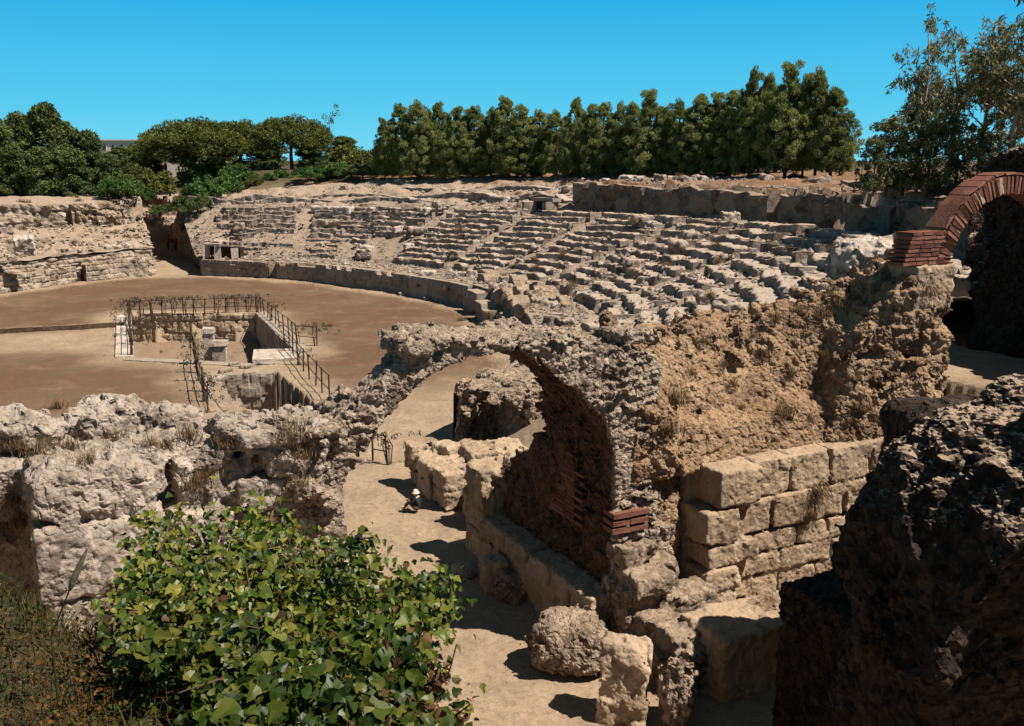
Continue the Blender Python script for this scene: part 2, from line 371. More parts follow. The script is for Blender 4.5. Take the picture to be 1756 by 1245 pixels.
LEFT = crm([(-37.6, 104), (-41.8, 97.8), (-46, 87.8), (-48.5, 76), (-47.5, 62), (-43, 50), (-36, 41), (-27, 35), (-17, 33), (-11, 35)], 100)
ARENA = np.concatenate([RIGHT, LEFT[::-1]])
def polydist(x, y, P):
    """signed distance to polygon, negative inside"""
    d2 = np.full(x.shape, 1e18); ins = np.zeros(x.shape, bool)
    for i in range(len(P)):
        a = P[i]; b = P[(i + 1) % len(P)]; e = b - a
        t = np.clip(((x - a[0]) * e[0] + (y - a[1]) * e[1]) / (e @ e + 1e-12), 0, 1)
        d2 = np.minimum(d2, (x - a[0] - t * e[0]) ** 2 + (y - a[1] - t * e[1]) ** 2)
        c = (a[1] > y) != (b[1] > y); ins ^= c & (x < (b[0] - a[0]) * (y - a[1]) / (b[1] - a[1] + 1e-12) + a[0])
    d = np.sqrt(d2); return np.where(ins, -d, d)
ARC = ARENA[::5]
PITPOLY = [gz(224, 541)[:2], gz(437, 538)[:2], gz(506, 606)[:2], gz(440, 624)[:2], gz(228, 613)[:2]]
TRE0, TRE1 = gz(366, 643)[:2], gz(470, 640)[:2]
TREN = [TRE0, TRE1, TRE1 - A * 11, TRE0 - A * 11]
FPK, FPA = 2.05, 89.4
def plateau(x, y):
    k, a = toka(x, y); t = sstep(6, 20, k); t = np.where(a < 40, sstep(-6, 0, k), t)
    return 7.7 + (10.35 - 7.7) * t
def Hgt(x, y, detail=True):
    x = np.asarray(x, float); y = np.asarray(y, float)
    k, a = toka(x, y)
    dA = polydist(x, y, ARC)
    dN = np.maximum(np.abs(k + 3.25) - 3.35, np.maximum(-45 - a, a - 20))
    d = np.minimum(dA, dN); pl = plateau(x, y); right = sstep(1, 6, np.where(a > 40, k - FPK + 2, k + 3))
    hr = pl * sstep(4, 30, d) - 1.3 * (1 - sstep(26, 38, d)) * sstep(.5, 6, d)
    hl = pl * sstep(2, 15, d) - .9 * (1 - sstep(14, 19, d)) * sstep(.5, 4, d)
    h = np.where(d <= 0, 0, hr * right + hl * (1 - right))
    # far entrance passage: flat, then a ramp up to the garden path
    w = np.abs(k - FPK - .02 * np.maximum(0, a - 100)); ramp = 1.0 * sstep(90, 106, a) + 5.6 * sstep(104, 150, a) + .9 * sstep(150, 175, a)
    m = (1 - sstep(2.6, 3.3, w)) * (a > 80); h = h * (1 - m) + np.where(d <= 0, 0, ramp) * m
    # second corridor on the right
    mc = sstep(10.6, 11.1, k) * (1 - sstep(41, 42.5, k)) * sstep(-16, -15, a) * (1 - sstep(12, 16, a)) * (1 - (1 - sstep(3, 5, a)) * sstep(16, 17, k))
    h = h * (1 - mc) + 5.7 * mc
    # near ground beside the passage
    near = (1 - sstep(13, 20, a)) * sstep(-60, -50, a)
    hn = np.where(k < -6.6, 3.0 * sstep(6.6, 8.5, -k), 0)
    hn = np.where(k > .4, np.minimum(3.2, 0 + 6 * sstep(.6, 12, k)) * sstep(.2, 1.6, a), hn)
    hn = hn * (1 - mc) + 5.7 * mc
    m = near * (1 - sstep(26, 40, np.abs(k))); h = h * (1 - m) + hn * m
    # bank the camera stands on
    bank = (1 - sstep(6.1, 8.4, y + .35 * np.sin(x * 2.1) + 0.55 * sstep(-1.8, -2.8, x))) * (1 - sstep(-.75, -.35, x + .12 * np.sin(y * 3) + .75 * sstep(5.0, 6.4, y)))
    h = h * (1 - bank) + (8.95 + .22 * sstep(4.5, 7, y)) * bank
    if detail:
        inside = sstep(0, -3, d)
        h = h + (.10 * n2(x, y, 9, 3) + .03 * n2(x, y, 1.6, 5)) * (.4 + .6 * (1 - inside * .3)) * (np.abs(h) < 9.9) + .05 * n2(x, y, .7, 9)
        far = sstep(16, 30, d) * (np.hypot(x, y) < 400); h = h + far * (.22 * n2(x, y, 7, 21) + .15 * np.maximum(0, n2(x, y, 3, 22)))
    pd = np.minimum(polydist(x, y, np.array(PITPOLY)), polydist(x, y, np.array(TREN)))
    h = np.where(pd < .15, -3.4, h)
    return h
def H1(x, y): return float(Hgt(np.array([x]), np.array([y]), False)[0])
# ------------------------------------------------------------------ ground sheet, finest where the camera is close
def build_ground():
    th = np.concatenate([np.linspace(-180, -36, 26)[:-1], np.linspace(-36, 36, 860), np.linspace(36, 180, 26)[1:-1]]) * math.pi / 180
    r = [1.0]
    while r[-1] < 170: r.append(r[-1] * 1.0085)
    while r[-1] < 3500: r.append(r[-1] * 1.12)
    r = np.array(r); R, T = np.meshgrid(r, th, indexing='ij'); x = R * np.sin(T); y = R * np.cos(T)
    z = Hgt(x, y); nr, nt = R.shape
    i = np.arange(nr - 1)[:, None]; j = np.arange(nt)[None, :]; jn = (j + 1) % nt
    Q = np.stack([i * nt + j, i * nt + jn, (i + 1) * nt + jn, (i + 1) * nt + j], -1).reshape(-1, 4)
    V = np.stack([x, y, z], -1).reshape(-1, 3)
    V = np.concatenate([V, [[0, 0, z[0].mean()]]])
    m, ntr, N, out = M('ground_soil'); g = N('NewGeometry'); pos = g.outputs['Position']
    zone = N('Attribute', attribute_name='zone').outputs['Color']; zr = N('SeparateColor', {'Color': zone})
    a_ = noise(N, pos, .16, 5, .6, dist=.6); b = noise(N, pos, .6, 7, .65); c = noise(N, pos, 5, 8, .75); e = noise(N, pos, 22, 5, .75)
    ar = mixc(N, remap(N, a_, .36, .62), (.150, .096, .060), (.115, .060, .037))
    ar = mixc(N, remap(N, noise(N, pos, .07, 3, .5),   .45, .6, 0, .4), ar, (.125, .066, .038)); ar = mixc(N, remap(N, b, .5, .68, 0, .75), ar, (.095, .080, .040))
    ar = mixc(N, remap(N, b, .48, .3, 0, .6), ar, (.21, .145, .098))
    sd = mixc(N, remap(N, b, .38, .62), (.335, .245, .165), (.275, .20, .135))
    pt = mixc(N, remap(N, b, .4, .6), (.26, .155, .088), (.19, .105, .055)); pt = mixc(N, remap(N, a_, .5, .6, 0, .6), pt, (.09, .085, .032))
    col = mixc(N, zr.outputs[0], sd, ar); col = mixc(N, zr.outputs[1], col, pt)
    col = mixc(N, zr.outputs[2], col, mixc(N, remap(N, b, .35, .65), (.055, .042, .02), (.03, .036, .014)))
    col = mixc(N, remap(N, c, .45, .66, 0, .5), col, (.12, .08, .048)); col = mixc(N, remap(N, e, .56, .68, 0, .65), col, (.06, .045, .028)); col = mixc(N, remap(N, noise(N, pos, 60, 3, .7), .58, .7, 0, .5), col, (.05, .036, .024))
    col = mixc(N, remap(N, e, .42, .3, 0, .3), col, (.42, .33, .24))
    hh = N('Math', {0: c, 1: N('Math', {0: e, 1: .35}, operation='MULTIPLY').outputs[0]}, operation='ADD').outputs[0]
    col = N('HueSaturation', {'Color': col, 'Value': .84, 'Saturation': 1.0}).outputs[0]
    bs = N('BsdfPrincipled', {'Base Color': col, 'Roughness': .95, 'Specular IOR Level': .1, 'Normal': N('Bump', {'Strength': .45, 'Distance': .12, 'Height': hh}).outputs[0]})
    ntr.links.new(bs.outputs[0], out.inputs[0])
    o = mobj('ground', V, Q, m, smooth=True); tag(o, 'dusty arena floor, passages and surrounding soil', 'ground', kind='structure')
    k, a = toka(V[:, 0], V[:, 1]); dA = polydist(V[:, 0], V[:, 1], ARC)
    arena = sstep(-.4, -2.6, dA + 1.2 * n2(V[:, 0], V[:, 1], 4, 31)) * sstep(-20, -14, -a * 0 + (a - 30)) 
    # pale trodden ring along the walls, round the pit and towards the near arch
    pd = np.minimum(polydist(V[:, 0], V[:, 1], np.array(PITPOLY)), polydist(V[:, 0], V[:, 1], np.array(TREN)))
    arena = arena * sstep(.8, 3.6, pd + 1.0 * n2(V[:, 0], V[:, 1], 5, 33)) * sstep(22, 34, a + 2 * n2(V[:, 0], V[:, 1], 5, 34))
    pdist = polydist(V[:, 0], V[:, 1], np.array([gz(0, 575)[:2], gz(205, 566)[:2], gz(230, 600)[:2], gz(0, 600)[:2]])); arena = arena * sstep(-1, 2.5, pdist)
    plt = sstep(8.3, 9.6, V[:, 2]) * (V[:, 1] > 12); bank = np.maximum((V[:, 1] < 10) * sstep(5, 8, V[:, 2]), .85 * sstep(120, 150, V[:, 1] - .3 * V[:, 0]) * (np.abs(k - FPK - .02 * np.maximum(0, a - 100)) > 3.2))
    at_ = o.data.color_attributes.new('zone', 'FLOAT_COLOR', 'POINT')
    at_.data.foreach_set('color', np.stack([arena, plt, bank, np.ones(len(arena))], -1).ravel())
    return o
build_ground()

# ------------------------------------------------------------------ the near arch
def topline(k, pts):
    p = np.array(pts); return np.interp(k, p[:, 0], p[:, 1])
EXTR = [(-8.6, 4.6), (-7.6, 5.7), (-6.95, 6.6), (-6.5, 6.95), (-6.0, 7.25), (-5.5, 7.6), (-5.2, 7.75), (-5.05, 8.2), (-4.9, 8.42), (-4.6, 8.38), (-3.2, 8.22), (-2, 8.12), (-1, 7.98), (0, 7.8), (.9, 7.62), (1.5, 7.2), (1.9, 6.2)]
vx = Vox((-9, -.9, -.4), (2.3, 3.6, 9.0), .062)
def archbody(k, a, z):
    t = topline(k, EXTR) - .24 + .06 * np.sin(k * 3.1)
    back = np.interp(k, [-8, -6, -4.5, -2, -.6, .2], [2.2, .85, 1.3, 2.0, 2.5 , 2.6]) + np.clip((6.6 - z) * .95, 0, 2.1) * sstep(-2, -.8, k) + .2 * np.sin(k * 2.7 + z)
    return np.maximum.reduce([(z - t) * .8, -a - .0, a - back, -8.6 - k, k - 1.25 - .5 * (z < 3)])
vx.fn(archbody)
vx.fn(lambda k, a, z: np.maximum(np.where(z > 4.35, np.hypot(k + 3.2, z - 4.35) - 3.29, np.abs(k + 3.2) - 3.29), -(a + 5)), sub=True)
vx.box((-5.35, 0, 7.72), (.28, .7, .16), rz=.2, sub=True)
vx.box((-4.75, .35, 8.02), (.5, .6, .10), rz=.15); vx.box((-4.0, .5, 8.06), (.8, .6, .08), rz=-.1); vx.box((-2.2, .6, 7.86), (.7, .6, .08), rz=.1); vx.box((.6, .5, 7.75), (.45, .5, .16), rz=.2)
vx.box((-6.95, -.05, 6.45), (.42, .3, .12), rz=.25, r=.05); vx.box((-7.3, -.1, 5.3), (.3, .3, .16), rz=-.2); vx.box((-6.9, -.05, 5.0), (.26, .25, .18), rz=.3)
rb1 = d_rubble(.30, .10, .11, 3, .5); rb2 = d_rubble(.36, .12, .06, 8, .26)
vx.disp(lambda P: np.where(P[:, 0] > -.35, rb2(P), rb1(P)) + .03 * fbm(P / .35, 2, 77))
arch = empty('stone_arch', L(0, 0, 0)); tag(arch, 'ruined rubble masonry arch spanning the sandy passage', 'arch')
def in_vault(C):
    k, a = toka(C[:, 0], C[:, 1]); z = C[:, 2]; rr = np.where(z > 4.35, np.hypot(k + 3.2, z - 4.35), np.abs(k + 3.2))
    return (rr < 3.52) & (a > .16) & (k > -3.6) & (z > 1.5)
vx.obj('arch_masonry', MT['archrub'], arch, smooth=False, lining=(in_vault, 'vault_lining', MT['lining']))  # inner vault faces split off to take the shade-darkened colour
for i, z in enumerate((3.10, 3.30, 3.50)):
    b = MB(); x0 = -.06
    for j, w in enumerate((.5, .52)):
        c = L(x0 + w / 2, .12 - .02 * i, z); b.box(c, (w / 2 - .006, .24, .062), math.atan2(F[1], F[0]), .012); x0 += w
    o = b.obj('brick_course', MT['brick'], arch)
def kp(u, v, kk):
    c = np.array([0, 0, CH]); r = ray(u, v); n = np.array([F[0], F[1], 0]); p = np.array([*P0, 0]) + n * kk
    t = np.dot(p - c, n) / np.dot(r, n); return c + r * t
q = [kp(u, v, .06) for u, v in ((948, 770), (1000, 845), (1003, 905), (950, 872))]
ka = [toka(p[0], p[1])[1] for p in q]; zz = [p[2] for p in q]
b = MB(); aa0, aa1 = min(ka), max(ka); nz = int((max(zz) - min(zz)) / .11)
for i in range(nz):
    z = min(zz) + .11 * i; top = np.interp(.5, [0, 1], [0, 0]); a0 = aa0 + (.45 if i % 2 else .0)
    aend = aa1 - .10 * i * .6
    x = a0
    while x < aend - .15:
        w = .42 + .1 * rng.random(); c = L(.228, x + w / 2, z + .05); b.box(c, (.24, w / 2 - .012, .045), math.atan2(F[1], F[0]), .012); x += w
b.obj('brick_panel', MT['brick'], arch)

# ------------------------------------------------------------------ passage side: wall, ledge, blocks, small vault
vx = Vox((-1.1, -.3, -.3), (1.7, 9.2, 6.4), .075)
vx.fn(lambda k, a, z: np.maximum.reduce([.05 - k, k - 1.3, 1.8 - a, a - 6.1, (z - (np.interp(a, [2, 4.2, 5, 6.2], [5.0, 4.3, 3.7, 2.9]) + .1 * np.sin(a * 5))) * .8]))
vx.disp(d_rubble(.4, .1, .12, 12, .6))
tag(vx.obj('passage_wall', MT['lining']), 'shaded rubble side wall rising under the arch', 'wall')  # rubble wall coloured with the same shade-darkened brown
vx = Vox((-1.1, -.6, -.3), (1.0, 8, 3.5), .07)
x = -.1
while x < 6.2:
    w = .9 + .5 * rng.random()
    for zc, hh in ((.35, .42), (1.1, .36)): vx.box((.0, x + w / 2, zc), (.62 + .03 * rng.random(), w / 2 - .005, hh), r=.05, rz=.02 * (rng.random() - .5))
    x += w
for zc, hh in ((.4, .5), (1.25, .36)): vx.box((.0, 6.85, zc), (.63, .6, hh), r=.05)
vx.box((-.12, 6.75, 1.95), (.48, .5, .36), r=.06); vx.box((-.15, 6.85, 2.55), (.46, .48, .26), r=.07, rz=.05)
vx.disp(d_rough(.07, .7, .06, .2, 5))
tag(vx.obj('ledge_wall', MT['ashlar'], smooth=True, fine=.022), 'low ashlar ledge wall with a taller block at its far end', 'wall')
def blockpile(name, label, blocks, mat, cat='block wall', vox=.07, amp=.07, seed=1, lo=None, hi=None, grp=None):
    B = np.array([[*c, *h] for c, h, *_ in blocks]); m = .5
    v = Vox(B[:, :3].min(0) - B[:, 3:].max(0) - m, B[:, :3].max(0) + B[:, 3:].max(0) + m, vox)
    for c, h, *kw in blocks: v.box(c, h, **(kw[0] if kw else {'r': .06}))
    v.disp(d_rough(amp, .6, .05, .18, seed)); return tag(v.obj(name, mat, smooth=True, fine=.022), label, cat, grp)
bl = []
for i, a_ in enumerate((11.35, 12.5, 13.6)):
    for k_ in (.42, 1.25):
        for z_ in (.33, 1.0): bl.append(((k_ + .05 * rng.random() - (.1 if i == 1 else 0), a_, z_), (.41, .55, .34 if z_ < .5 else .31), {'r': .06, 'rz': .08 * (rng.random() - .5)}))
bl += [((.2, 13.9, 1.15), (.35, .4, .5), {'r': .08}), ((1.2, 13.3, 1.45), (.4, .45, .22), {'r': .1, 'rz': .3})]
blockpile('low_block_wall', 'low wall of squared stone blocks beside the sandy path, hat wearer sitting against it', bl, MT['ashlar'], seed=21)
bl = [((1.1, 9.2, .6), (.7, .8, .7)), ((1.15, 9.0, 1.55), (.75, .6, .3), {'r': .08, 'rz': .15}), ((2.2, 10.5, .8), (1.0, .9, .75), {'r': .1, 'rz': .1}), ((2.6, 12.3, .9), (1.1, .8, .75), {'r': .1, 'rz': -.1}), ((2.3, 9.0, 1.2), (.6, .7, .9), {'r': .1})]
blockpile('broken_block_wall', 'broken wall of tumbled blocks in front of the small dark vault', bl, MT['ashlar'], amp=.12, seed=23)
vx = Vox((1.4, 12.6, -.2), (8.6, 19, 4.6), .08)
vx.box((4.95, 15.6, 1.3), (1.8, 1.6, 1.75), r=.3); vx.box((6.3, 16.4, 1.3), (1.8, 1.8, 1.9), r=.3); vx.ell((3.9, 15.0, 2.4), (1.2, 1.1, .75)); vx.box((5.35, 14.1, 1.5), (.5, .4, 1.5), r=.08)
vx.fn(lambda k, a, z: np.maximum(np.where(z > 1.9, np.hypot((k - 3.7) / 1.15, z - 1.9) - .98, np.abs(k - 3.7) - 1.12), a - 16.8), sub=True)
vx.disp(d_rubble(.36, .16, .16, 31, .55))
tag(vx.obj('small_vault', MT['rubble']), 'small broken vault with a dark opening, seen through the arch', 'vault')

# ------------------------------------------------------------------ ashlar facade and the mound above it
vx = Vox((.7, -1.0, -.4), (11.6, 2.0, 5.2), .06)
zc = -.12; ci = 0; starts = [2.35, 2.42, 2.5, 2.62, 2.5, 2.85, 2.8]; ends = [11.2] * 7
for ci, ch in enumerate((.60, .60, .60, .62, .95, 1.02)):
    x = starts[ci] - .15 * ci * 0; off = 0
    while x < ends[ci]:
        w = (1.05 + .8 * rng.random()) if ci < 4 else 1.05 + .45 * rng.random()
        pr = .07 * (rng.random() - .5) + (.06 if ci < 2 else 0)
        hh = ch / 2 - .004; keep = not (ci == 5 and x > 9.0)
        if keep: vx.box((x + w / 2, .55 + pr, zc + ch / 2), (w / 2 - .022, .62 if x > starts[ci] + .1 else .95, hh - .010), r=.04 + .03 * rng.random(), rz=.02 * (rng.random() - .5))
        x += w
    zc += ch
vx.box((6.8, 1.35, 1.9), (4.2, .75, 2.1), r=.1)
vx.disp(lambda P: d_rough(.035, .6, .02, .16, 41)(P) + .10 * np.maximum(0, fbm(P / .9, 3, 44) - .25))
fac = vx.obj('ashlar_wall', MT['ashlar'], smooth=True, fine=.020, fs=.10); tag(fac, 'tall sunlit wall of large squared stone courses right of the arch', 'wall')
CREST = [(.4, 1.2, 7.6), (1.6, 1.8, 7.4), (3.7, 2.6, 7.3), (6, 3.2, 7.6), (7.9, 2.2, 8.0), (9.5, 1.2, 8.4), (11.2, 1.1, 8.9)]
def moundh(k, a):
    c = np.array(CREST); ac = np.interp(k, c[:, 0], c[:, 1]); zc_ = np.interp(k, c[:, 0], c[:, 2])
    base = np.interp(k, [.5, 1.6, 2.4, 7, 9, 11], [6.9, 5.8, 4.32, 4.35, 4.6, 5.0]); a0 = np.interp(k, [0, 2, 3, 8, 9.5, 11], [-.1, .1, .45, .55, .15, .05])
    t = np.clip((a - a0) / (ac - a0), -1, 1.0)
    tt = np.where(t > 0, t + .13 * np.sin(t * 9.5) * (1 - t), t * 4)
    return base + (zc_ - base) * tt
vx = Vox((.5, -.5, -.3), (11.7, 10.2, 10.0), .085)
def mound(k, a, z):
    c = np.array(CREST); h = moundh(k, a) - .12 - .42 * np.maximum(0, a - np.interp(k, c[:, 0], c[:, 1]) - .4)
    return np.maximum.reduce([(z - h) * .62, np.interp(a, [0, 1.8, 3.5, 6, 10], [.6, .7, 1.5, 3.4, 5.0]) - k, k - 11.02, a - 9.6, np.interp(k, [.5, 2.2, 2.6], [.35, .5, .9]) * (z < 4.05) - a])
vx.fn(mound)
vx.fn(lambda k, a, z: np.maximum.reduce([.16 + .10 * np.maximum(0, z - 4.2) * (1 - sstep(8.6, 9.6, k)) + .3 * (1 - sstep(7.3, 8.6, k)) + .07 * np.sin(k * 2.3 + z * 1.1) - a, a - 2.4, k - 11.02, 7.2 - k, (z - np.interp(k, [7.2, 7.8, 8.7, 9.6, 11.1], [4.5, 6.4, 7.6, 8.7, 8.85])) * .7]))
vx.box((9.75, .05, 6.75), (.3, .35, .3), r=.05, sub=True, rz=.2); vx.box((8.6, .5, 6.6), (.9, .4, .10), r=.04, rz=.1, sub=True, ty=.15); vx.box((10.2, 0, 5.9), (.8, .35, .06), r=.03, sub=True, ty=-.2)
def md(P):
    k, a, z = P.T; Q = warp(P, .25, .7, 50); t, e, idv = facet(Q / np.array([.8, .8, .6]), 51); t2, e2, i2 = facet(Q / .3, 57)
    g = sstep(.15, .6, fbm(P / 1.7, 3, 55) + .42 + .5 * (k > 8)) * (.6 + .4 * sstep(2.5, 6, k + 1.2 * (z - 5))) + .25
    g = g * (1 - .45 * (k > 7.6) * (a < 1.2))
    return g * (.30 * t - .34 * np.clip(e, 0, .25) - .16 * (idv - .5) + .09 * t2 + .05 * (i2 - .5)) + .10 * fbm(P / .8, 4, 52) + .03 * fbm(P / .2, 2, 53, .6) * (1 + g)
vx.disp(md)
mnd = vx.obj('rocky_mound', MT['mound'], fine=.055, fs=.15, smooth=False); tag(mnd, 'ochre mound of collapsed earth and rock above the ashlar wall', 'mound')
def boulder(name, label, c, rad, rz=0.0, mat='grey', vox=.06, amp=.16, seed=1, kind='rub', cat='boulder', grp=None, shape='ell', tilt=0.0):
    R = max(rad) + .5; rad = np.array(rad, float); v = Vox(np.array(c) - R, np.array(c) + R, vox, False)
    if shape == 'ell': v.ell(c, rad)
    else: v.box(c, rad, r=min(rad) * .35, rz=rz, tx=tilt)
    v.disp(d_rubble(.22, amp, amp, seed, .8) if kind == 'rub' else d_rough(amp, .6, .04, .15, seed))
    return tag(v.obj(name, MT[mat], smooth=(kind != 'rub'), fine=.034 if kind == 'rub' else .022), label, cat, grp)
p = at(1508, 452, 29.3); boulder('pale_boulder', 'large smooth pale rock capping the mound beside the brick arch', p, (1.45, 1.1, .85), mat='white', seed=61, kind='rough', amp=.14)
p = at(1590, 500, 27.0)
# ------------------------------------------------------------------ corner blocks, fallen stones in front of the arch
bl = [((.45, -.25, .9), (.55, .6, 1.0)), ((.5, -.1, 2.55), (.48, .42, .24), {'r': .06, 'rz': .05}), ((.55, -.55, 2.0), (.52, .6, .28), {'r': .07, 'rz': -.05}), ((.55, -1.3, .35), (.5, .9, .5)), ((.62, -1.5, 1.12), (.5, .95, .26), {'r': .09, 'rz': .06}), ((1.75, -.55, 1.15), (.7, .5, .42), {'r': .06}), ((1.7, -.5, .35), (.75, .6, .5)), ((1.25, -.2, 1.9), (.3, .4, .4)),
      ((.7, -2.35, .45), (.4, .35, .7), {'r': .12, 'rz': .1})]
blockpile('stepped_pier', 'stepped heap of cut blocks at the foot of the arch', bl, MT['rubble'], amp=.10, seed=63)
bl = [((1.85, -2.35, .65), (.95, .8, .85), {'r': .1, 'rz': .04})]
blockpile('cut_block', 'big cut block lying in half shade below the ashlar wall', bl, MT['ashlar'], cat='stone block', amp=.09, seed=65)
g0 = gz(990, 1165); boulder('round_boulder', 'rounded rubble boulder on the sunlit path', (g0[0] - .16, g0[1] + .55, .62), (.96, .78, .74), mat='rubble', seed=67, amp=.15)
g0 = gz(1068, 1240); boulder('leaning_slab', 'upright worn stone slab leaning beside the rounded boulder', (g0[0] + .05, g0[1] + .3, .75), (.50, .30, .95), rz=-.25, mat='ashlar', seed=69, amp=.10, kind='rough', shape='box', tilt=-.16, cat='stone slab')
g0 = gz(1160, 1245); boulder('broken_stub', 'broken stone stub in front of the stepped heap', (g0[0], g0[1] + .25, .55), (.36, .36, .75), mat='rubble', seed=71, amp=.12, cat='stone block')
g0 = gz(790, 985); boulder('fallen_stone', 'flat pale stone at the edge of the arch shadow', (g0[0], g0[1], .12), (.38, .28, .2), mat='grey', vox=.05, amp=.1, seed=73, cat='stone')
g0 = gz(838, 1012); boulder('fallen_stone', 'dark upright stone against the ledge wall', (g0[0] + .15, g0[1] + .1, .4), (.36, .34, .5), mat='ashlar', amp=.08, seed=75, kind='rough', shape='box', rz=.3, cat='stone')
g0 = gz(880, 1030); boulder('fallen_stone', 'dark low rubble lump beside the ledge wall in the arch shade', (g0[0], g0[1] + .3, .25), (.6, .45, .4), mat='rubble', seed=77, amp=.14, cat='stone')
# ------------------------------------------------------------------ left ruined wall
vx = Vox((-17.5, -1.2, -.3), (-6.4, 7.2, 8.3), .08)
vx.fn(lambda k, a, z: np.maximum.reduce([-16.8 - k, k + 7.1, .85 - a, a - np.interp(k, [-11, -9.6, -8.6, -7], [3.4, 2.6, 1.7, 1.7]), (z - (6.0 - .06 * (a - 1) + .12 * np.sin(k * 1.3))) * .8]))
vx.box((-13.2, -.1, 4.6), (.75, 1.4, 3.0), r=.1, sub=True)
for c, h, kw in [((-11.25, .45, 4.63), (1.12, .85, .70), dict(r=.05, rz=.02)), ((-11.4, .5, 3.25), (.8, .85, .62), dict(r=.06)), ((-9.9, .55, 3.2), (.66, .85, .6), dict(r=.06)), ((-9.55, .6, 4.6), (.5, .7, .55), dict(r=.12, rz=.1)),
                 ((-11.35, .55, 5.85), (1.05, .9, .5), dict(r=.3, rz=.05, ty=-.12)), ((-10.5, .65, 5.95), (.5, .6, .5), dict(r=.2)), ((-9.2, .75, 5.7), (.62, .5, .5), dict(r=.15, ty=.2)), ((-8.0, .8, 5.6), (.5, .4, .42), dict(r=.12)),
                 ((-8.2, .7, 6.45), (.75, .5, .22), dict(r=.14, ty=-.1)), ((-8.6, .75, 4.9), (.55, .5, .35), dict(r=.15)), ((-7.6, .7, 4.7), (.5, .5, .5), dict(r=.2)), ((-7.5, .6, 6.1), (.6, .6, .5), dict(r=.2)), ((-8.8, 1.3, 6.2), (1.1, .6, .2), dict(r=.2)), ((-14.6, .2, 5.0), (.9, 1.0, .8), dict(r=.3)), ((-14.5, .3, 6.2), (.7, .8, .3), dict(r=.2))]:
    vx.box(c, h, **kw)
def pk(u, v, Y):
    p = at(u, v, Y); k, a = toka(p[0], p[1]); return np.array([k, a, p[2] - .17])
for (u, v, Y, r) in ((190, 708, 20.3, (.82, .7, .58)), (160, 712, 20.0, (.65, .6, .42)), (232, 720, 20.3, (.55, .55, .3)), (288, 712, 20.4, (.6, .55, .46)), (312, 725, 20.2, (.35, .4, .35)), (25, 722, 19.3, (.7, .6, .45)), (75, 728, 19.2, (.45, .4, .3)), (120, 740, 20, (.9, .8, .3)), (335, 745, 19.6, (.8, .7, .22)), (430, 735, 19.3, (.7, .5, .22)), (240, 760, 19.0, (1.4, .9, .25))):
    vx.ell(pk(u, v, Y), r)
def ld(P):
    Q = warp(P, .15, .4, 80); t, e, idv = facet(Q / .62, 81); g = (sstep(-9.9, -9.2, P[:, 0]) * .6 + .4) * np.where((P[:, 2] < 5.4) & (P[:, 0] < -9.2), .12, .75); t3, e3, i3 = facet(Q / .2, 86)
    q = sstep(-8.4, -7.2, P[:, 0]); t2, e2, jd = facet(Q / np.array([.28, .28, .15]), 83)
    top = sstep(6.1, 6.6, P[:, 2])
    return g * (.16 * t - .26 * np.clip(e, 0, .25) - .10 * (idv - .5)) + (.05 + .06 * top) * (t3 + i3 - .5) - q * (.34 * np.clip(e2, 0, .25) + .12 * (jd - .5) - .10 * t2) + .05 * fbm(P / .7, 3, 82) + .05 * top * np.maximum(0, fbm(P / .17, 2, 85) - .1)
vx.disp(ld)
rwall = tag(vx.obj('ruined_wall', MT['grey'], fine=.045, fs=.17, smooth=False), 'ruined grey rock wall with big cut blocks left of the arch', 'wall')
for i_, (c, h, kw) in enumerate((((-11.22, .12, 4.62), (1.14, .55, .68), dict(r=.05, rz=.02)), ((-11.35, .16, 3.25), (.86, .55, .62), dict(r=.05)), ((-9.72, .2, 3.2), (.70, .55, .62), dict(r=.05, rz=-.02)), ((-11.3, .26, 5.72), (1.08, .55, .36), dict(r=.10, rz=.03, ty=-.10)), ((-9.35, .38, 4.55), (.62, .5, .5), dict(r=.10, rz=.06, ty=.08)), ((-8.15, .42, 5.25), (.55, .42, .34), dict(r=.10, ty=-.06)), ((-7.95, .3, 6.42), (.72, .45, .16), dict(r=.10, ty=-.08)))):
    v = Vox(np.array(c) - np.array(h) - .5, np.array(c) + np.array(h) + .5, .06); v.box(c, h, **kw); v.disp(d_rough(.05, .6, .03, .18, 140 + i_)); v.obj('cut_block', MT['grey'], rwall, smooth=True, fine=.026)
# ------------------------------------------------------------------ right: dark masonry, brick pier, brick arch and corridor walls
vx = Vox((3.8, 5.0, -.3), (11.5, 14.2, 10.4), .085, False)
def rmass(x, y, z):
    t = np.interp(x, [4.4, 4.7, 5.75, 6.4, 8, 11], [6.95, 7.15, 8.75, 9.1, 9.3, 9.6]) - .5 * np.maximum(0, 12.6 - y) + .2 * np.sin(y * 2.3 + x * 2) * (x > 5)
    left = 4.62 + (13.1 - y) * .22; front = 10.3 + .32 * (8.2 - z) + .2 * np.sin(x * 2.2)
    return np.maximum.reduce([(z - t) * .7, left - x, y - 13.1, (front - y) * .9, x - 11.3])
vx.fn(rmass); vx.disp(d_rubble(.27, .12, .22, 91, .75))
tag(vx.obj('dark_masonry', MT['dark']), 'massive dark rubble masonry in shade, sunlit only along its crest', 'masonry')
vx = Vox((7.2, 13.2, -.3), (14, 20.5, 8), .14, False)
vx.box((10.6, 16.7, 3.4), (2.9, 3.2, 3.6), r=.3); vx.disp(d_rubble(.4, .14, .2, 93, .7)); tag(vx.obj('back_masonry', MT['dark']), 'lower dark masonry hidden behind the shaded mass', 'masonry')  # unseen block, added to cast shade on the brick pier
vx = Vox((.8, -7.6, -.3), (4.8, -4.0, 4.2), .07)
for i in range(22): vx.box((2.75, -5.7, .08 + i * .157), (1.65 + .03 * (rng.random() - .5), 1.05 + .02 * rng.random(), .072), r=.015)
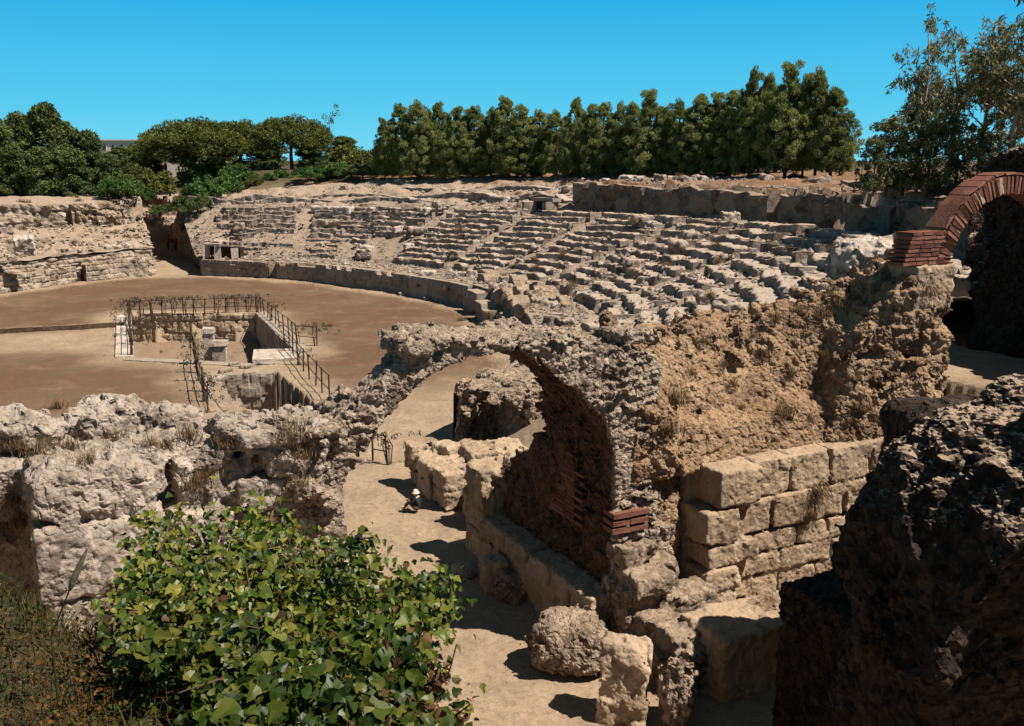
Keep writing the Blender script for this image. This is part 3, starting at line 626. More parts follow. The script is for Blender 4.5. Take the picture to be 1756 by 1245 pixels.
vx.box((2.75, -5.7, 1.6), (1.62, 1.02, 1.85), r=.03); vx.disp(d_rough(.05, .8, .04, .2, 95))
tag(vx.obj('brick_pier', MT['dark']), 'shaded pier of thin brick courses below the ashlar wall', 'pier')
# brick arch
ba = empty('brick_arch', L(10.6, .5, 8.5)); tag(ba, 'red brick arch ring springing from a stone pier at the right edge', 'arch')
cK, cZ = 13.25, 8.5; fz = math.atan2(F[1], F[0])
def ringbrick(b, r0, r1, th, dth, a0, a1, j=.012):
    q = []
    for a_ in (a0, a1):
        for (r, t) in ((r0, th - dth / 2), (r1, th - dth / 2), (r1, th + dth / 2), (r0, th + dth / 2)):
            q.append(L(cK + r * math.cos(t) + (rng.random() - .5) * j, a_ + (rng.random() - .5) * j * 3, cZ + r * math.sin(t) + (rng.random() - .5) * j))
    b.add(q, [(0, 1, 2, 3), (7, 6, 5, 4), (0, 4, 5, 1), (1, 5, 6, 2), (2, 6, 7, 3), (3, 7, 4, 0)])
def ringset(name, r0, r1, n, mat, mort=0.0):
    b = MB()
    for i in range(n):
        th = math.pi * (i + .5) / n; dth = math.pi / n * (.70 if not mort else 1.0)
        rr = r1 + (.06 * rng.random() if not mort else -.05); ringbrick(b, r0 + .02 * rng.random() + (.03 if mort else 0), rr, th, dth, -.12 + (.03 if mort else 0), .55)
    return b.obj(name, mat, ba)
def ringset2(name, r0, r1, n, mat, fill, a0, a1=.55):
    b = MB()
    for i in range(n):
        th = math.pi * (i + .5) / n; ringbrick(b, r0 + .03 * rng.random(), r1 + .03 * (rng.random() - .5), th, math.pi / n * fill * (.9 + .2 * rng.random()), a0 + .03 * rng.random(), a1, .02)
    return b.obj(name, mat, ba)
ringset2('radial_bricks', 2.36, 2.88, 54, MT['brick'], .60, .16, .85); ringset2('radial_mortar', 2.40, 2.85, 54, MT['mortar'], 1.0, .195, .8)
ringset2('outer_tiles', 2.91, 2.98, 24, MT['brick'], .94, .18, .85)
b = MB()
for i in range(8):
    z = 9.05 + i * .115; x = 9.15 + .04 * i + .25 * rng.random() * 0
    x1 = 10.5 + max(0, z - 8.9) * .18
    while x < x1:
        w = .38 + .12 * rng.random(); b.box(L(x + w / 2, .48, z), (w / 2 - .012, .3, .042), fz, .012); x += w
b.obj('brick_courses', MT['brick'], ba)
b = MB(); b.box(L(10.05, .62, 9.42), (.55, .26, .44), fz); b.obj('course_mortar', MT['mortar'], ba)
vx = Vox((9.2, -.7, 7.5), (11.5, 2.0, 9.3), .06)
vx.box((10.35, .80, 8.56), (.70, .72, .42), r=.05); vx.box((10.3, .82, 7.95), (.72, .74, .22), r=.06); vx.disp(d_rough(.05, .5, .05, .16, 97)); vx.obj('pier_block', MT['ashlar'], ba, smooth=True, fine=.02)
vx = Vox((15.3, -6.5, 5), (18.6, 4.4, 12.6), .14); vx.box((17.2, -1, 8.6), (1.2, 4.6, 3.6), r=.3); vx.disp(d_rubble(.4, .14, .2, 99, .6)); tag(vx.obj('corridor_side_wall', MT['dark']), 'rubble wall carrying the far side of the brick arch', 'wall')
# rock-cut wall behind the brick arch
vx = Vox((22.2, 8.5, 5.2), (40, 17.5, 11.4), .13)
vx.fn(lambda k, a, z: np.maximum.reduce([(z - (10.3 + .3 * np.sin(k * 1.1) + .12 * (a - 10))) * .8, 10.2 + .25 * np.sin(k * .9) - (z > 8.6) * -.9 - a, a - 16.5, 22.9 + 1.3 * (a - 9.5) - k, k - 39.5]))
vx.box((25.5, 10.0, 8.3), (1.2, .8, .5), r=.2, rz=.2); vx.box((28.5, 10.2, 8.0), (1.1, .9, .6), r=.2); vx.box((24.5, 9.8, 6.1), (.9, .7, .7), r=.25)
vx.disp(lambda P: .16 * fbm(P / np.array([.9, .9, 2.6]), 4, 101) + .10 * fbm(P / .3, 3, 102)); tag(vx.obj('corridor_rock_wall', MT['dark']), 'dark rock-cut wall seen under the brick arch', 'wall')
# ------------------------------------------------------------------ cavea on the far/right side, lofted from the podium line outwards
RS, RL = resamp(RIGHT, 340)          # plan points along the podium, far entrance -> near arch
SS = np.linspace(0, RL, 340)
tg = np.gradient(RS, axis=0); tg /= np.linalg.norm(tg, axis=1)[:, None]
nrm = np.stack([-tg[:, 1], tg[:, 0]], 1); nrm *= np.sign((nrm * (RS - np.array([-20, 70]))).sum(1))[:, None]
wA = (1 - sstep(0, 26, SS))[:, None]; dirv = A * wA + nrm * (1 - wA); dirv /= np.linalg.norm(dirv, axis=1)[:, None]
for _ in range(25): dirv[1:-1] = (dirv[:-2] + dirv[1:-1] * 2 + dirv[2:]) / 4
def pl(s, r):
    """plan position at arc length s, distance r behind the podium"""
    s = np.asarray(s, float); x = np.interp(s, SS, RS[:, 0]); y = np.interp(s, SS, RS[:, 1]); dx = np.interp(s, SS, dirv[:, 0]); dy = np.interp(s, SS, dirv[:, 1])
    return x + dx * r, y + dy * r
R1 = lambda s: np.interp(s, [0, 15, 40, 60, RL], [3.4, 4.4, 5.0, 5.2, 5.2])
R2 = lambda s: np.interp(s, [0, 12, 25, 36, 50, 65, RL], [12.5, 13, 14.5, 16.5, 19.5, 20, 20])
ZW = lambda s: np.interp(s, [0, 20, 45, RL], [1.75, 1.8, 2.0, 2.1])
Z1 = lambda s: np.interp(s, [0, 20, 45, RL], [2.3, 2.5, 2.8, 2.9])
Z2 = lambda s: np.interp(s, [0, 20, 40, 60, RL], [6.6, 6.9, 7.2, 7.6, 7.8])
NROW = 11
SWALL = 30.5                        # from here on a rock-cut wall stands behind the seats
def basez(s, r):
    r1, r2, zw, z1, z2 = R1(s), R2(s), ZW(s), Z1(s), Z2(s)
    t = np.clip((r - r1) / (r2 - r1), 0, 1)
    z = np.where(r < r1, zw + .02 * r, z1 - .35 + (z2 - z1 - .05) * t)
    up = r - r2 - 2.4
    st = np.clip(up, 0, 13) / 13
    zr = z2 + (np.interp(s, [0, 7, 15, 25], [6.9, 7.7, 9.3, 10.35]) - z2) * (st + .055 * np.sin(st * 20 + .8 * np.sin(s * .21)))
    zw_ = np.where(up > 1.0, 9.6 + .04 * np.clip(up, 0, 18), z2 - .4)
    m = sstep(SWALL - .4, SWALL + .6, s)
    z = np.where(up > 0, zr * (1 - m) + zw_ * m, z - .25 * sstep(r2 - 1, r2 + .8, r) * m)
    return z
ns, nr = 420, 190
sg = np.linspace(0, RL, ns); rg = np.concatenate([[.5], np.linspace(.55, 20, 130), np.linspace(20.2, 44, 60)])
S_, R_ = np.meshgrid(sg, rg, indexing='ij'); X_, Y_ = pl(S_, R_); Z_ = basez(S_, R_)
nn = n2(X_, Y_, 2.2, 61, 4); n3 = n2(X_, Y_, .9, 62, 3); t_, e_, i_ = facet(np.stack([X_.ravel() / 1.6, Y_.ravel() / 1.6, Z_.ravel() * .4], 1), 63)
seat = sstep(0, 1.5, R_ - R1(S_)); upper = sstep(0, 2, R_ - R2(S_) - 2)
Z_ = Z_ + .12 * nn * (.3 + .7 * seat) + .07 * n3 * (.2 + .8 * seat) + upper * (.28 * np.maximum(0, nn) + .35 * (t_ + .4 * (i_ - .5)).reshape(S_.shape) * (1 - sstep(18, 24, R_ - R2(S_))))
Z_ = np.where(R_ > 40, Z_ - (R_ - 40) * .35, Z_); Z_[:, 0] = -.4
# hidden trench in front of the mound's back: let the near end sink under it
i = np.arange(ns - 1)[:, None]; j = np.arange(nr - 0)[None, :-1]
nr = len(rg); i = np.arange(ns - 1)[:, None]; j = np.arange(nr - 1)[None, :]
Q_ = np.stack([i * nr + j, (i + 1) * nr + j, (i + 1) * nr + j + 1, i * nr + j + 1], -1).reshape(-1, 4)
co_ = mobj('cavea_slope', np.stack([X_, Y_, Z_], -1).reshape(-1, 3), Q_, MT['slope'], smooth=True); tag(co_, 'dusty worn slope under the seat rows', 'slope', kind='structure')

# seat rows, wedge by wedge; broken blocks, eroded edges
def rowmesh(sa, sb, r0, r1f, zb, zt, seed, ruin):
    n = max(6, int((sb - sa) / .15)); s = np.linspace(sa, sb, n)
    x, y = pl(s, r0(s)); P = np.stack([x, y, zt(s)], 1)
    f = fbm(P / 1.4, 4, seed); g = fbm(P / .62, 3, seed + 1, .55); cellid = np.floor(s / 1.15 + seed * .37); hsh = np.modf(np.abs(np.sin(cellid * 12.9898 + seed * 78.233) * 43758.5453))[0]
    brk = (hsh < ruin) * 1.0; gone = (hsh < ruin * .35) * 1.0
    fr = r0(s) + .20 * f + .10 * g + .07 * (hsh - .5) + brk * .34
    top = zt(s) + .10 * f + .07 * g + .04 * (hsh - .5) - brk * .18 - gone * .22
    h = zt(s) - zb(s); bk = r1f(s) + .25
    prof = [(fr - .03 + .05 * g, zb(s) - .35), (fr - .05 * f, zb(s) + h * .3), (fr + .05 * g, zb(s) + h * .7), (fr + .035, top - .03), (fr + .11, top + .01), (fr * .55 + bk * .45, top + .07 * g - .02), (bk, top - .03), (bk + .05, zb(s) - .35)]
    V = []
    for r, z in prof: xx, yy = pl(s, r); V.append(np.stack([xx, yy, z], 1))
    V = np.stack(V, 1).reshape(-1, 3); m = len(prof)
    i = np.arange(n - 1)[:, None]; j = np.arange(m - 1)[None, :]
    Q = np.stack([i * m + j, (i + 1) * m + j, (i + 1) * m + j + 1, i * m + j + 1], -1).reshape(-1, 4)
    caps = [tuple(range(m)), tuple((n - 1) * m + k for k in range(m))[::-1]]
    return V, [tuple(q) for q in Q] + caps
cuts = [3.0, 11.5, 20.5, 28.5, 35.5, 42.0, 48.5, 55.0, 61.5, RL - 1.0]
wl = ['nearest the far entrance passage', 'with its lower rows worn to a dusty slope', 'below the pale fallen slab', 'below the small dark opening', 'at the end of the tall rock-cut wall', 'below the left part of the rock-cut wall', 'below the middle of the rock-cut wall', 'below the brown right end of the rock-cut wall', 'closest to the ochre mound']
for w in range(len(cuts) - 1):
    sa, sb = cuts[w] + .55, cuts[w + 1] - .55; sm = (sa + sb) / 2
    x, y = pl(sm, R1(sm)); root = empty('seating_wedge', (x, y, float(Z1(sm)))); tag(root, 'wedge of eroded rock seat rows ' + wl[w], 'seat rows', 'wedges of rock-cut seats')
    for k in range(NROW):
        rr0 = lambda s, k=k: R1(s) + (R2(s) - R1(s)) * k / NROW; rr1 = lambda s, k=k: R1(s) + (R2(s) - R1(s)) * (k + 1) / NROW
        zb = lambda s, k=k: (Z1(s) + (Z2(s) - Z1(s)) * (k - 1) / (NROW - 1)) if k else ZW(s); zt = lambda s, k=k: Z1(s) + (Z2(s) - Z1(s)) * k / (NROW - 1)
        ruin = .09 + .25 * (w < 2) + .04 * (w > 6)
        a0 = sa + .5 * (rng.random() - .3); b0 = sb - .5 * (rng.random() - .3)
        if w < 2 and k < 5 and rng.random() < .55: b0 = a0 + (b0 - a0) * (.35 + .4 * rng.random())
        if w == 0: a0 += 2.0 * rng.random()
        if rng.random() < .08: a0 += (b0 - a0) * .35 * rng.random()
        V, Fc = rowmesh(a0, b0, rr0, rr1, zb, zt, 100 + w * 20 + k, ruin)
        mobj('seat_row', V, Fc, MT['seat'], root)
# ------------------------------------------------------------------ podium wall with notched coping and a doorway
def strip(name, sa, sb, rf, rb, z0, z1, mat, parent=None, seed=0, ds=.2, nz=7, amp=.05, notch=0.0, joints=(1.1, .55), lineP=pl):
    n = max(4, int((sb - sa) / ds)); s = np.linspace(sa, sb, n); rf_ = np.broadcast_to(rf, s.shape).astype(float); z1_ = z1(s) if callable(z1) else np.full(n, float(z1)); z0_ = z0(s) if callable(z0) else np.full(n, float(z0))
    cell = np.floor(s / .78); hs = np.modf(np.abs(np.sin(cell * 12.9898 + seed) * 43758.5453))[0]
    z1_ = z1_ - notch * (hs < .42) + .03 * (hs - .5)
    rows = []
    for q in range(nz):
        t = q / (nz - 1); z = z0_ + (z1_ - z0_) * t; x, y = lineP(s, rf_); P = np.stack([x, y, z], 1)
        jz = np.floor(z / joints[1]); jx = np.modf(s / joints[0] + .5 * (jz % 2) + 100)[0]; edge = np.minimum(jx, 1 - jx) * joints[0]; ez = np.modf(z / joints[1] + 50)[0]; ez = np.minimum(ez, 1 - ez) * joints[1]
        hb = np.modf(np.abs(np.sin((np.floor(s / joints[0] + .5 * (jz % 2)) * 7.3 + jz * 3.1 + seed) * 12.9898) * 43758.5453))[0]
        o = amp * fbm(P / .6, 4, seed) + amp * 1.2 * (hb - .5) + .07 * (edge < .07) + .06 * (ez < .06)
        rows.append((rf_ + o, z))
    rows.append((rf_ + .12, z1_ + .015)); rows.append((np.full(n, float(rb)), z1_ + .02)); rows.append((np.full(n, float(rb)), z0_))
    V = []
    for r, z in rows: x, y = lineP(s, r); V.append(np.stack([x, y, z], 1))
    V = np.stack(V, 1).reshape(-1, 3); m = len(rows)
    i = np.arange(n - 1)[:, None]; j = np.arange(m - 1)[None, :]
    Q = np.stack([i * m + j, (i + 1) * m + j, (i + 1) * m + j + 1, i * m + j + 1], -1).reshape(-1, 4)
    return mobj(name, V, [tuple(q) for q in Q] + [tuple(range(m)), tuple((n - 1) * m + k for k in range(m))[::-1]], mat, parent)
pz = lambda s: np.interp(s, [0, 12, 30, 45, RL], [1.75, 1.8, 1.85, 1.95, 2.0])
x, y = pl(20, .3); pod = empty('podium_wall', (x, y, 0)); tag(pod, 'long curved podium wall with notched coping round the arena', 'wall')
strip('wall_segment', .2, 8.6, 0, .75, -.1, lambda s: pz(s) - .1, MT['podium'], pod, 3, ds=.1, nz=13, amp=.08, joints=(.9, .45))
strip('wall_segment', 9.7, 38.6, 0, .75, -.1, pz, MT['podium'], pod, 5, ds=.1, nz=13, amp=.05, notch=.3, joints=(1.6, .9))
b = MB(); x, y = pl(9.15, .95); b.box((x, y, .8), (.75, .12, 1.0), math.atan2(tg[40][1], tg[40][0])); b.obj('doorway_recess', MT['dark'], pod)  # near-black box stands for the shade in the doorway
for sa, sb, r0, lab in ((39.6, 42.2, -.5, 'upright podium block standing clear of the wall end'), (43.3, 46.8, -.9, 'low podium block with a stepped end beside the upright one')):
    tag(strip('podium_block', sa, sb, r0, r0 + 1.6, -.1, lambda s, q=sb: 1.75 - (.35 + .35 * (s > q - 1.2)) * (q > 43), MT['podium'], None, int(sa), ds=.1, nz=13, amp=.05, joints=(3.6, 2.4)), lab, 'stone block')
tag(strip('podium_remnant', 47.6, 60, -.2, .8, -.1, lambda s: 1.0 + .35 * np.sin(s * 2.1) * .6, MT['podium'], None, 77, ds=.1, nz=9, amp=.12, joints=(1.0, .5)), 'crumbled low remnant of the podium wall near the arch', 'wall')
for i_, (sa, sb, r0, zz, lab) in enumerate(((37, 52, 1.5, .75, 'first rubble row behind the broken end of the podium'), (38, 54, 2.9, .9, 'second rubble row behind the broken end of the podium'), (42, 57, .2, .5, 'lowest rubble row beside the low podium block'), (33, 45, 3.6, .6, 'rubble row edging the dusty walkway'))):
    V, Fc = rowmesh(sa, sb, lambda s, q=r0: q + .25 * np.sin(s * .8 + q), lambda s, q=r0: q + .9 + .2 * np.sin(s * 1.3), lambda s: ZW(s) - .2, lambda s, q=zz: ZW(s) + q * (.55 + .45 * np.sin(s * 1.7 + q * 9)), 450 + i_, .55); tag(mobj('rubble_row', V, Fc, MT['rubble'], origin=[V[:, 0].mean(), V[:, 1].mean(), 0]), lab, 'rubble row')
# ------------------------------------------------------------------ rock-cut wall behind the seats
ks = np.linspace(SWALL, RL + 4, 300)
def rw(name, sa, sb, doff, z1, label, seed):
    n = int((sb - sa) / .16); s = np.linspace(sa, sb, n); r = R2(np.minimum(s, RL)) + doff
    big = fbm(np.stack([s / 3.2, s * 0 + seed, s * 0], 1), 3, seed); ver = fbm(np.stack([s / .7, s * 0 + seed, s * 0], 1), 3, seed + 1)
    top = z1(s) + .22 * big + .12 * ver; bot = Z2(np.minimum(s, RL)) - 1.0; rows = []
    q = 16
    for i in range(q):
        t = i / (q - 1); z = bot + (top - bot) * t; P = np.stack([s / .8, z / 2.4, s * 0 + seed], 1)
        tt, ee, ii = facet(np.stack([s / 1.5, z / 1.1, s * 0 + seed], 1), seed + 2)
        rows.append((r + .25 * big + .16 * ver + .22 * fbm(P, 4, seed + 4) + .22 * tt + .15 * (ii - .5) + .12 * t, z))
    rows += [(r + .7, top + .04), (r + 1.7, top - .02), (r + 1.8, bot)]
    V = []
    for rr, z in rows: x, y = pl(np.minimum(s, RL), rr); ex = np.maximum(0, s - RL); V.append(np.stack([x + ex * tg[-1][0], y + ex * tg[-1][1], z], 1))
    V = np.stack(V, 1).reshape(-1, 3); m = len(rows); i = np.arange(n - 1)[:, None]; j = np.arange(m - 1)[None, :]
    Q = np.stack([i * m + j, (i + 1) * m + j, (i + 1) * m + j + 1, i * m + j + 1], -1).reshape(-1, 4)
    return tag(mobj(name, V, [tuple(t) for t in Q] + [tuple(range(m)), tuple((n - 1) * m + k for k in range(m))[::-1]], MT['rockwall']), label, 'rock wall')
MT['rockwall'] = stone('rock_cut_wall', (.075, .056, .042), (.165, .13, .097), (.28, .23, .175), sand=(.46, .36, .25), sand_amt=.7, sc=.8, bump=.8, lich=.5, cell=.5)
rw('rock_cut_wall', SWALL, 47, 2.5, lambda s: 9.55 - .2 * (s > 40), 'tall shaded rock-cut wall behind the seats, left stretch', 201)
rw('rock_cut_wall', 47.4, 58, 2.9, lambda s: 9.35 - .45 * (s > 53), 'brown rock-cut wall behind the seats, middle stretch with a dark cleft', 202)
rw('rock_cut_wall', 58.5, RL + 6, 2.5, lambda s: 9.2 + 0 * s, 'rock-cut wall stretch running towards the brick arch', 203)
rw('upper_rock_step', 49, RL + 3, 6.2, lambda s: 10.3 + 0 * s, 'upper broken rock step above the right part of the rock-cut wall', 204)
# broken ledges above the seats on the far side
for (sa, sb, up, dz, lab) in ((4, 19, 3.2, .75, 'lowest broken ledge above the far seats'), (8, 27, 6.3, .6, 'second broken ledge above the far seats'), (15, 30, 9.2, .6, 'upper broken ledge above the far seats'), (2, 12, 5.2, .9, 'long broken ledge beside the garden path bushes'), (20, 30, 4.4, .9, 'dark-faced ledge left of the rock-cut wall')):
    f0 = lambda s, u=up: R2(s) + u; f1 = lambda s, u=up: R2(s) + u + 1.1
    zb = lambda s, u=up: basez(s, R2(s) + u); zt = lambda s, u=up, d=dz: basez(s, R2(s) + u) + d * (.75 + .35 * np.sin(s * 1.1 + u))
    V, Fc = rowmesh(sa, sb, f0, f1, zb, zt, int(300 + up * 10), .35); tag(mobj('rock_ledge', V, Fc, MT['seat'], origin=[V[:, 0].mean(), V[:, 1].mean(), V[:, 2].min()]), lab, 'rock ledge')
# small dark opening above the seats
def zat(s, r): return float(basez(np.array([s]), np.array([r]))[0])
s0 = 28.6; x, y = pl(s0, R2(s0) + 1.9); th = math.atan2(float(np.interp(s0, SS, tg[:, 1])), float(np.interp(s0, SS, tg[:, 0])))
op = empty('small_opening', (x, y, zat(s0, R2(s0)))); tag(op, 'small dark square opening with slanting stone sides above the seats', 'opening')
b = MB(); b.box((x, y, zat(s0, R2(s0)) + .55), (.95, .5, .75), th); b.obj('dark_recess', MT['dark'], op)  # solid near-black box painted as the shade inside the opening
for sg_ in (-1, 1):
    b = MB(); b.box((x + math.cos(th) * 1.25 * sg_ - dirv[140][0] * .6, y + math.sin(th) * 1.25 * sg_ - dirv[140][1] * .6, zat(s0, R2(s0)) + .45), (.22, 1.2, .75), th + .25 * sg_, .08); b.obj('side_block', MT['seat'], op)
b = MB(); b.box((x, y, zat(s0, R2(s0)) + 1.4), (1.5, .6, .16), th, .06); b.obj('lintel', MT['seat'], op)

# ------------------------------------------------------------------ left tribune
LS, LL = resamp(LEFT, 260); SL = np.linspace(0, LL, 260)
tl = np.gradient(LS, axis=0); tl /= np.linalg.norm(tl, axis=1)[:, None]; nl = np.stack([tl[:, 1], -tl[:, 0]], 1); nl *= np.sign((nl * (LS - np.array([-20, 70]))).sum(1))[:, None]
wl_ = (1 - sstep(0, 16, SL))[:, None]; dl = A * wl_ + nl * (1 - wl_); dl /= np.linalg.norm(dl, axis=1)[:, None]
for _ in range(20): dl[1:-1] = (dl[:-2] + dl[1:-1] * 2 + dl[2:]) / 4
def pll(s, r):
    s = np.asarray(s, float); return np.interp(s, SL, LS[:, 0]) + np.interp(s, SL, dl[:, 0]) * r, np.interp(s, SL, LS[:, 1]) + np.interp(s, SL, dl[:, 1]) * r
SEND = 62.0
def lz(s, r):
    z = np.where(r < 3.0, 2.75 + .03 * r, np.where(r < 8.5, 2.9 + 2.1 * sstep(3.0, 8.5, r), np.where(r < 9.6, 5.0, 7.45 + .1 * np.clip(r - 10, 0, 4)))); return z
sg = np.linspace(0, SEND, 330); rg = np.linspace(.6, 22, 130); S2, R2_ = np.meshgrid(sg, rg, indexing='ij'); X2, Y2 = pll(S2, R2_); Z2_ = lz(S2, R2_)
tt, ee, ii = facet(np.stack([X2.ravel() / 1.3, Y2.ravel() / 1.3, Z2_.ravel() * .5], 1), 71)
Z2_ = Z2_ + .16 * n2(X2, Y2, 2.0, 72, 4) + (.30 * tt + .2 * (ii - .5)).reshape(S2.shape) * sstep(2.5, 4, R2_) * (1 - sstep(8, 9, R2_) * .6)
Z2_ = np.where(R2_ > 18, Z2_ - (R2_ - 18) * .4, Z2_)
n_r = len(rg); i = np.arange(len(sg) - 1)[:, None]; j = np.arange(n_r - 1)[None, :]
Qq = np.stack([i * n_r + j, i * n_r + j + 1, (i + 1) * n_r + j + 1, (i + 1) * n_r + j], -1).reshape(-1, 4)
tag(mobj('tribune_slope', np.stack([X2, Y2, Z2_], -1).reshape(-1, 3), Qq, MT['slope'], smooth=True), 'rubble strewn slope of the left tribune', 'slope', kind='structure')
x, y = pll(14, .3); lw = empty('tribune_wall', (x, y, 0)); tag(lw, 'long grey block wall edging the arena left of the far entrance', 'wall')
strip('block_face', .1, 8.2, 0, .9, -.1, lambda s: 1.75 + .15 * np.sin(s * 2), MT['leftst'], lw, 11, ds=.09, nz=20, amp=.10, notch=.15, joints=(1.0, .5), lineP=pll)
strip('block_face', 9.4, SEND, 0, .9, -.1, lambda s: 1.75 + .2 * np.sin(s * 1.1), MT['leftst'], lw, 12, ds=.09, nz=20, amp=.16, notch=.3, joints=(1.3, .55), lineP=pll)
strip('upper_course', .3, SEND, .75, 2.2, 1.0, lambda s: 2.75 + .1 * np.sin(s * .8), MT['leftst'], lw, 13, ds=.1, nz=14, amp=.16, notch=.18, joints=(1.2, .38), lineP=pll)
b = MB(); x, y = pll(8.8, 1.1); b.box((x, y, .8), (.7, .3, .95), math.atan2(tl[37][1], tl[37][0])); b.obj('dark_gap', MT['dark'], lw)  # near-black box set in the gap in place of its shade
x, y = pll(14, 9); uw = empty('upper_tribune_wall', (x, y, 4.6)); tag(uw, 'upper earthy wall of the left tribune under the dark trees', 'wall')
strip('wall_face', 1.2, SEND, 9.0, 10.6, 4.4, lambda s: 7.35 + .12 * np.sin(s * .7) - .5 * sstep(6, 1.5, s), MT['leftst'], uw, 14, ds=.14, nz=18, amp=.30, notch=.12, joints=(2.6, 1.1), lineP=pll)
strip('broken_buttress', 2.2, 6.6, 7.9, 9.3, 4.2, lambda s: 7.1 + .2 * np.sin(s * 2.3), MT['rubble'], uw, 15, ds=.12, nz=18, amp=.4, notch=.3, joints=(.8, .5), lineP=pll)
p = at(42, 428, 88.5)
boulder('standing_block', 'pointed pale block standing on the left tribune ledge', (p[0], p[1], p[2] + .35), (.85, .6, .85), rz=.4, mat='white', vox=.1, seed=111, kind='rough', shape='box', tilt=.2, cat='stone block')
# passage walls at the far entrance, and the lintel bridge over it
def Lw(k, a, z): return L(k, a, z)
vx = Vox((4.3, 88.8, -.5), (8.8, 118, 7.6), .16)
vx.fn(lambda k, a, z: np.maximum.reduce([5.0 - k, k - 8.0, 89.3 - a, a - 117, (z - np.interp(a, [89, 92, 96, 101, 108, 117], [1.9, 2.4, 2.7, 3.0, 3.7, 5.0]) - .3 * np.sin(a * 1.1)) * .8]))
vx.box((4.85, 93.5, 1.4), (.4, .5, 1.2), r=.1, sub=True)
vx.disp(d_rubble(.8, .22, .25, 121, .7)); tag(vx.obj('entrance_side_wall', MT['leftst'], fine=.05, fs=.3), 'shaded right side wall of the far entrance passage', 'wall')
vx = Vox((-4.2, 88.9, -.5), (-.2, 118, 7.6), .16)
vx.fn(lambda k, a, z: np.maximum.reduce([-3.9 - k, k + .75, 89.3 - a, a - 117, (z - np.interp(a, [89, 92, 98, 104, 117], [1.8, 2.6, 3.6, 5.2, 6.6]) - .3 * np.sin(a * 1.3)) * .8]))
vx.disp(d_rubble(.8, .22, .25, 123, .7)); tag(vx.obj('entrance_side_wall', MT['leftst'], fine=.05, fs=.3), 'sunlit left side wall of the far entrance passage', 'wall')
vx = Vox((-2.6, 99, 2.6), (7.6, 107, 7.4), .14)
vx.box((2.3, 101.8, 5.0), (4.2, .8, .5), r=.2); vx.box((2.0, 102.2, 5.65), (3.8, .8, .28), r=.15); vx.box((-1.6, 102.4, 4.2), (.7, 2.2, .9), r=.3); vx.box((.6, 100.5, 5.6), (1.4, .4, .2), r=.1, rz=.1)
vx.disp(d_rubble(.6, .2, .2, 125, .6)); tag(vx.obj('passage_bridge', MT['rubble'], fine=.05, fs=.3), 'rubble bridge spanning the far entrance passage above the visitors', 'bridge')
# little portal beside the passage
x, y = pl(3.0, 1.6); po = empty('ruined_portal', (x, y, 1.7)); tag(po, 'little ruined portal of three stone posts beside the far entrance', 'portal')
for k_, (s_, r_, hh) in enumerate(((1.0, .9, .78), (2.5, 1.0, .8), (4.6, 1.2, .62))):
    x, y = pl(s_, r_); b = MB(); b.box((x, y, 1.7 + hh * .85), (.34, .3, hh), .3, .06); b.obj('post', MT['white'], po)
x, y = pl(1.9, 1.0); b = MB(); b.box((x, y, 3.2), (1.15, .35, .12), math.atan2(tg[8][1], tg[8][0]), .05); b.obj('lintel', MT['seat'], po)
x, y = pl(3.6, 2.3); b = MB(); b.box((x, y, 2.35), (2.2, .3, .62), math.atan2(tg[10][1], tg[10][0]), .05); b.obj('back_wall', MT['dark'], po)  # near-black slab stands for the shade behind the posts
# pale fallen slab and loose blocks among the rows
protos = []
def blockproto(seed, h):
    v = Vox(-np.array(h) - .3, np.array(h) + .3, .09, False); v.box((0, 0, 0), h, r=.08); v.disp(d_rough(.12, .5, .06, .2, seed)); W, Q = v.net(); return W, Q
for i, h in enumerate(((.55, .35, .28), (.45, .42, .35), (.8, .32, .25), (.32, .28, .3), (.65, .5, .4))):
    W, Q = blockproto(300 + i, h); protos.append(mesh('loose_block', W, Q, MT['seat'] if i % 2 else MT['white' if i == 0 else 'seat'], True))
def loose(x, y, z, i, sc, rz, label, grp, tilt=0.0):
    o = bpy.data.objects.new('loose_block', protos[i]); COL.objects.link(o); o.location = (x, y, z); o.rotation_euler = (tilt, tilt * .6, rz); o.scale = (sc, sc, sc); return tag(o, label, 'stone block', grp)
r2 = np.random.default_rng(5)
for i in range(95):
    s = r2.uniform(1, RL - 2); rr = r2.uniform(.9, 1.0) * 0
    zone = r2.random()
    if zone < .5: r = r2.uniform(R2(s) + 1.0, R2(s) + 13); z = zat(s, r) + .2; lab = 'weathered loose block on the rubble slope above the seat rows'; g = 'loose blocks above the seats'
    elif zone < .75: s = r2.uniform(30, RL - 4); r = r2.uniform(1.0, R1(s) - .8); z = zat(s, r) + .12; lab = 'tumbled block on the dusty walkway behind the podium'; g = 'tumbled blocks behind the podium'
    else: r = r2.uniform(R1(s), R2(s)); k = (r - R1(s)) / (R2(s) - R1(s)) * NROW; z = float(Z1(s) + (Z2(s) - Z1(s)) * math.floor(k) / (NROW - 1)) + .15; lab = 'displaced block lying on the seat rows'; g = 'displaced blocks on the seats'
    if s > SWALL and zone < .5: r = r2.uniform(R2(s) + 4.5, R2(s) + 12); z = zat(s, r) + .15; lab = 'squared block on the ground above the rock-cut wall'; g = 'blocks above the rock-cut wall'
    x, y = pl(s, r); loose(float(x), float(y), z, r2.integers(0, 5), r2.uniform(.7, 1.35), r2.uniform(0, 3.1), lab, g, r2.uniform(-.2, .2))
for i in range(80):
    s = r2.uniform(1, 45); zone = r2.random(); r = r2.uniform(3, 8.5) if zone < .6 else r2.uniform(.9, 2.5); x, y = pll(s, r)
    loose(float(x), float(y), float(lz(np.array([s]), np.array([r]))[0]) + .15, r2.integers(0, 5), r2.uniform(.5, 1.1), r2.uniform(0, 3), 'loose stone on the slope of the left tribune', 'loose stones on the left tribune', r2.uniform(-.3, .3))
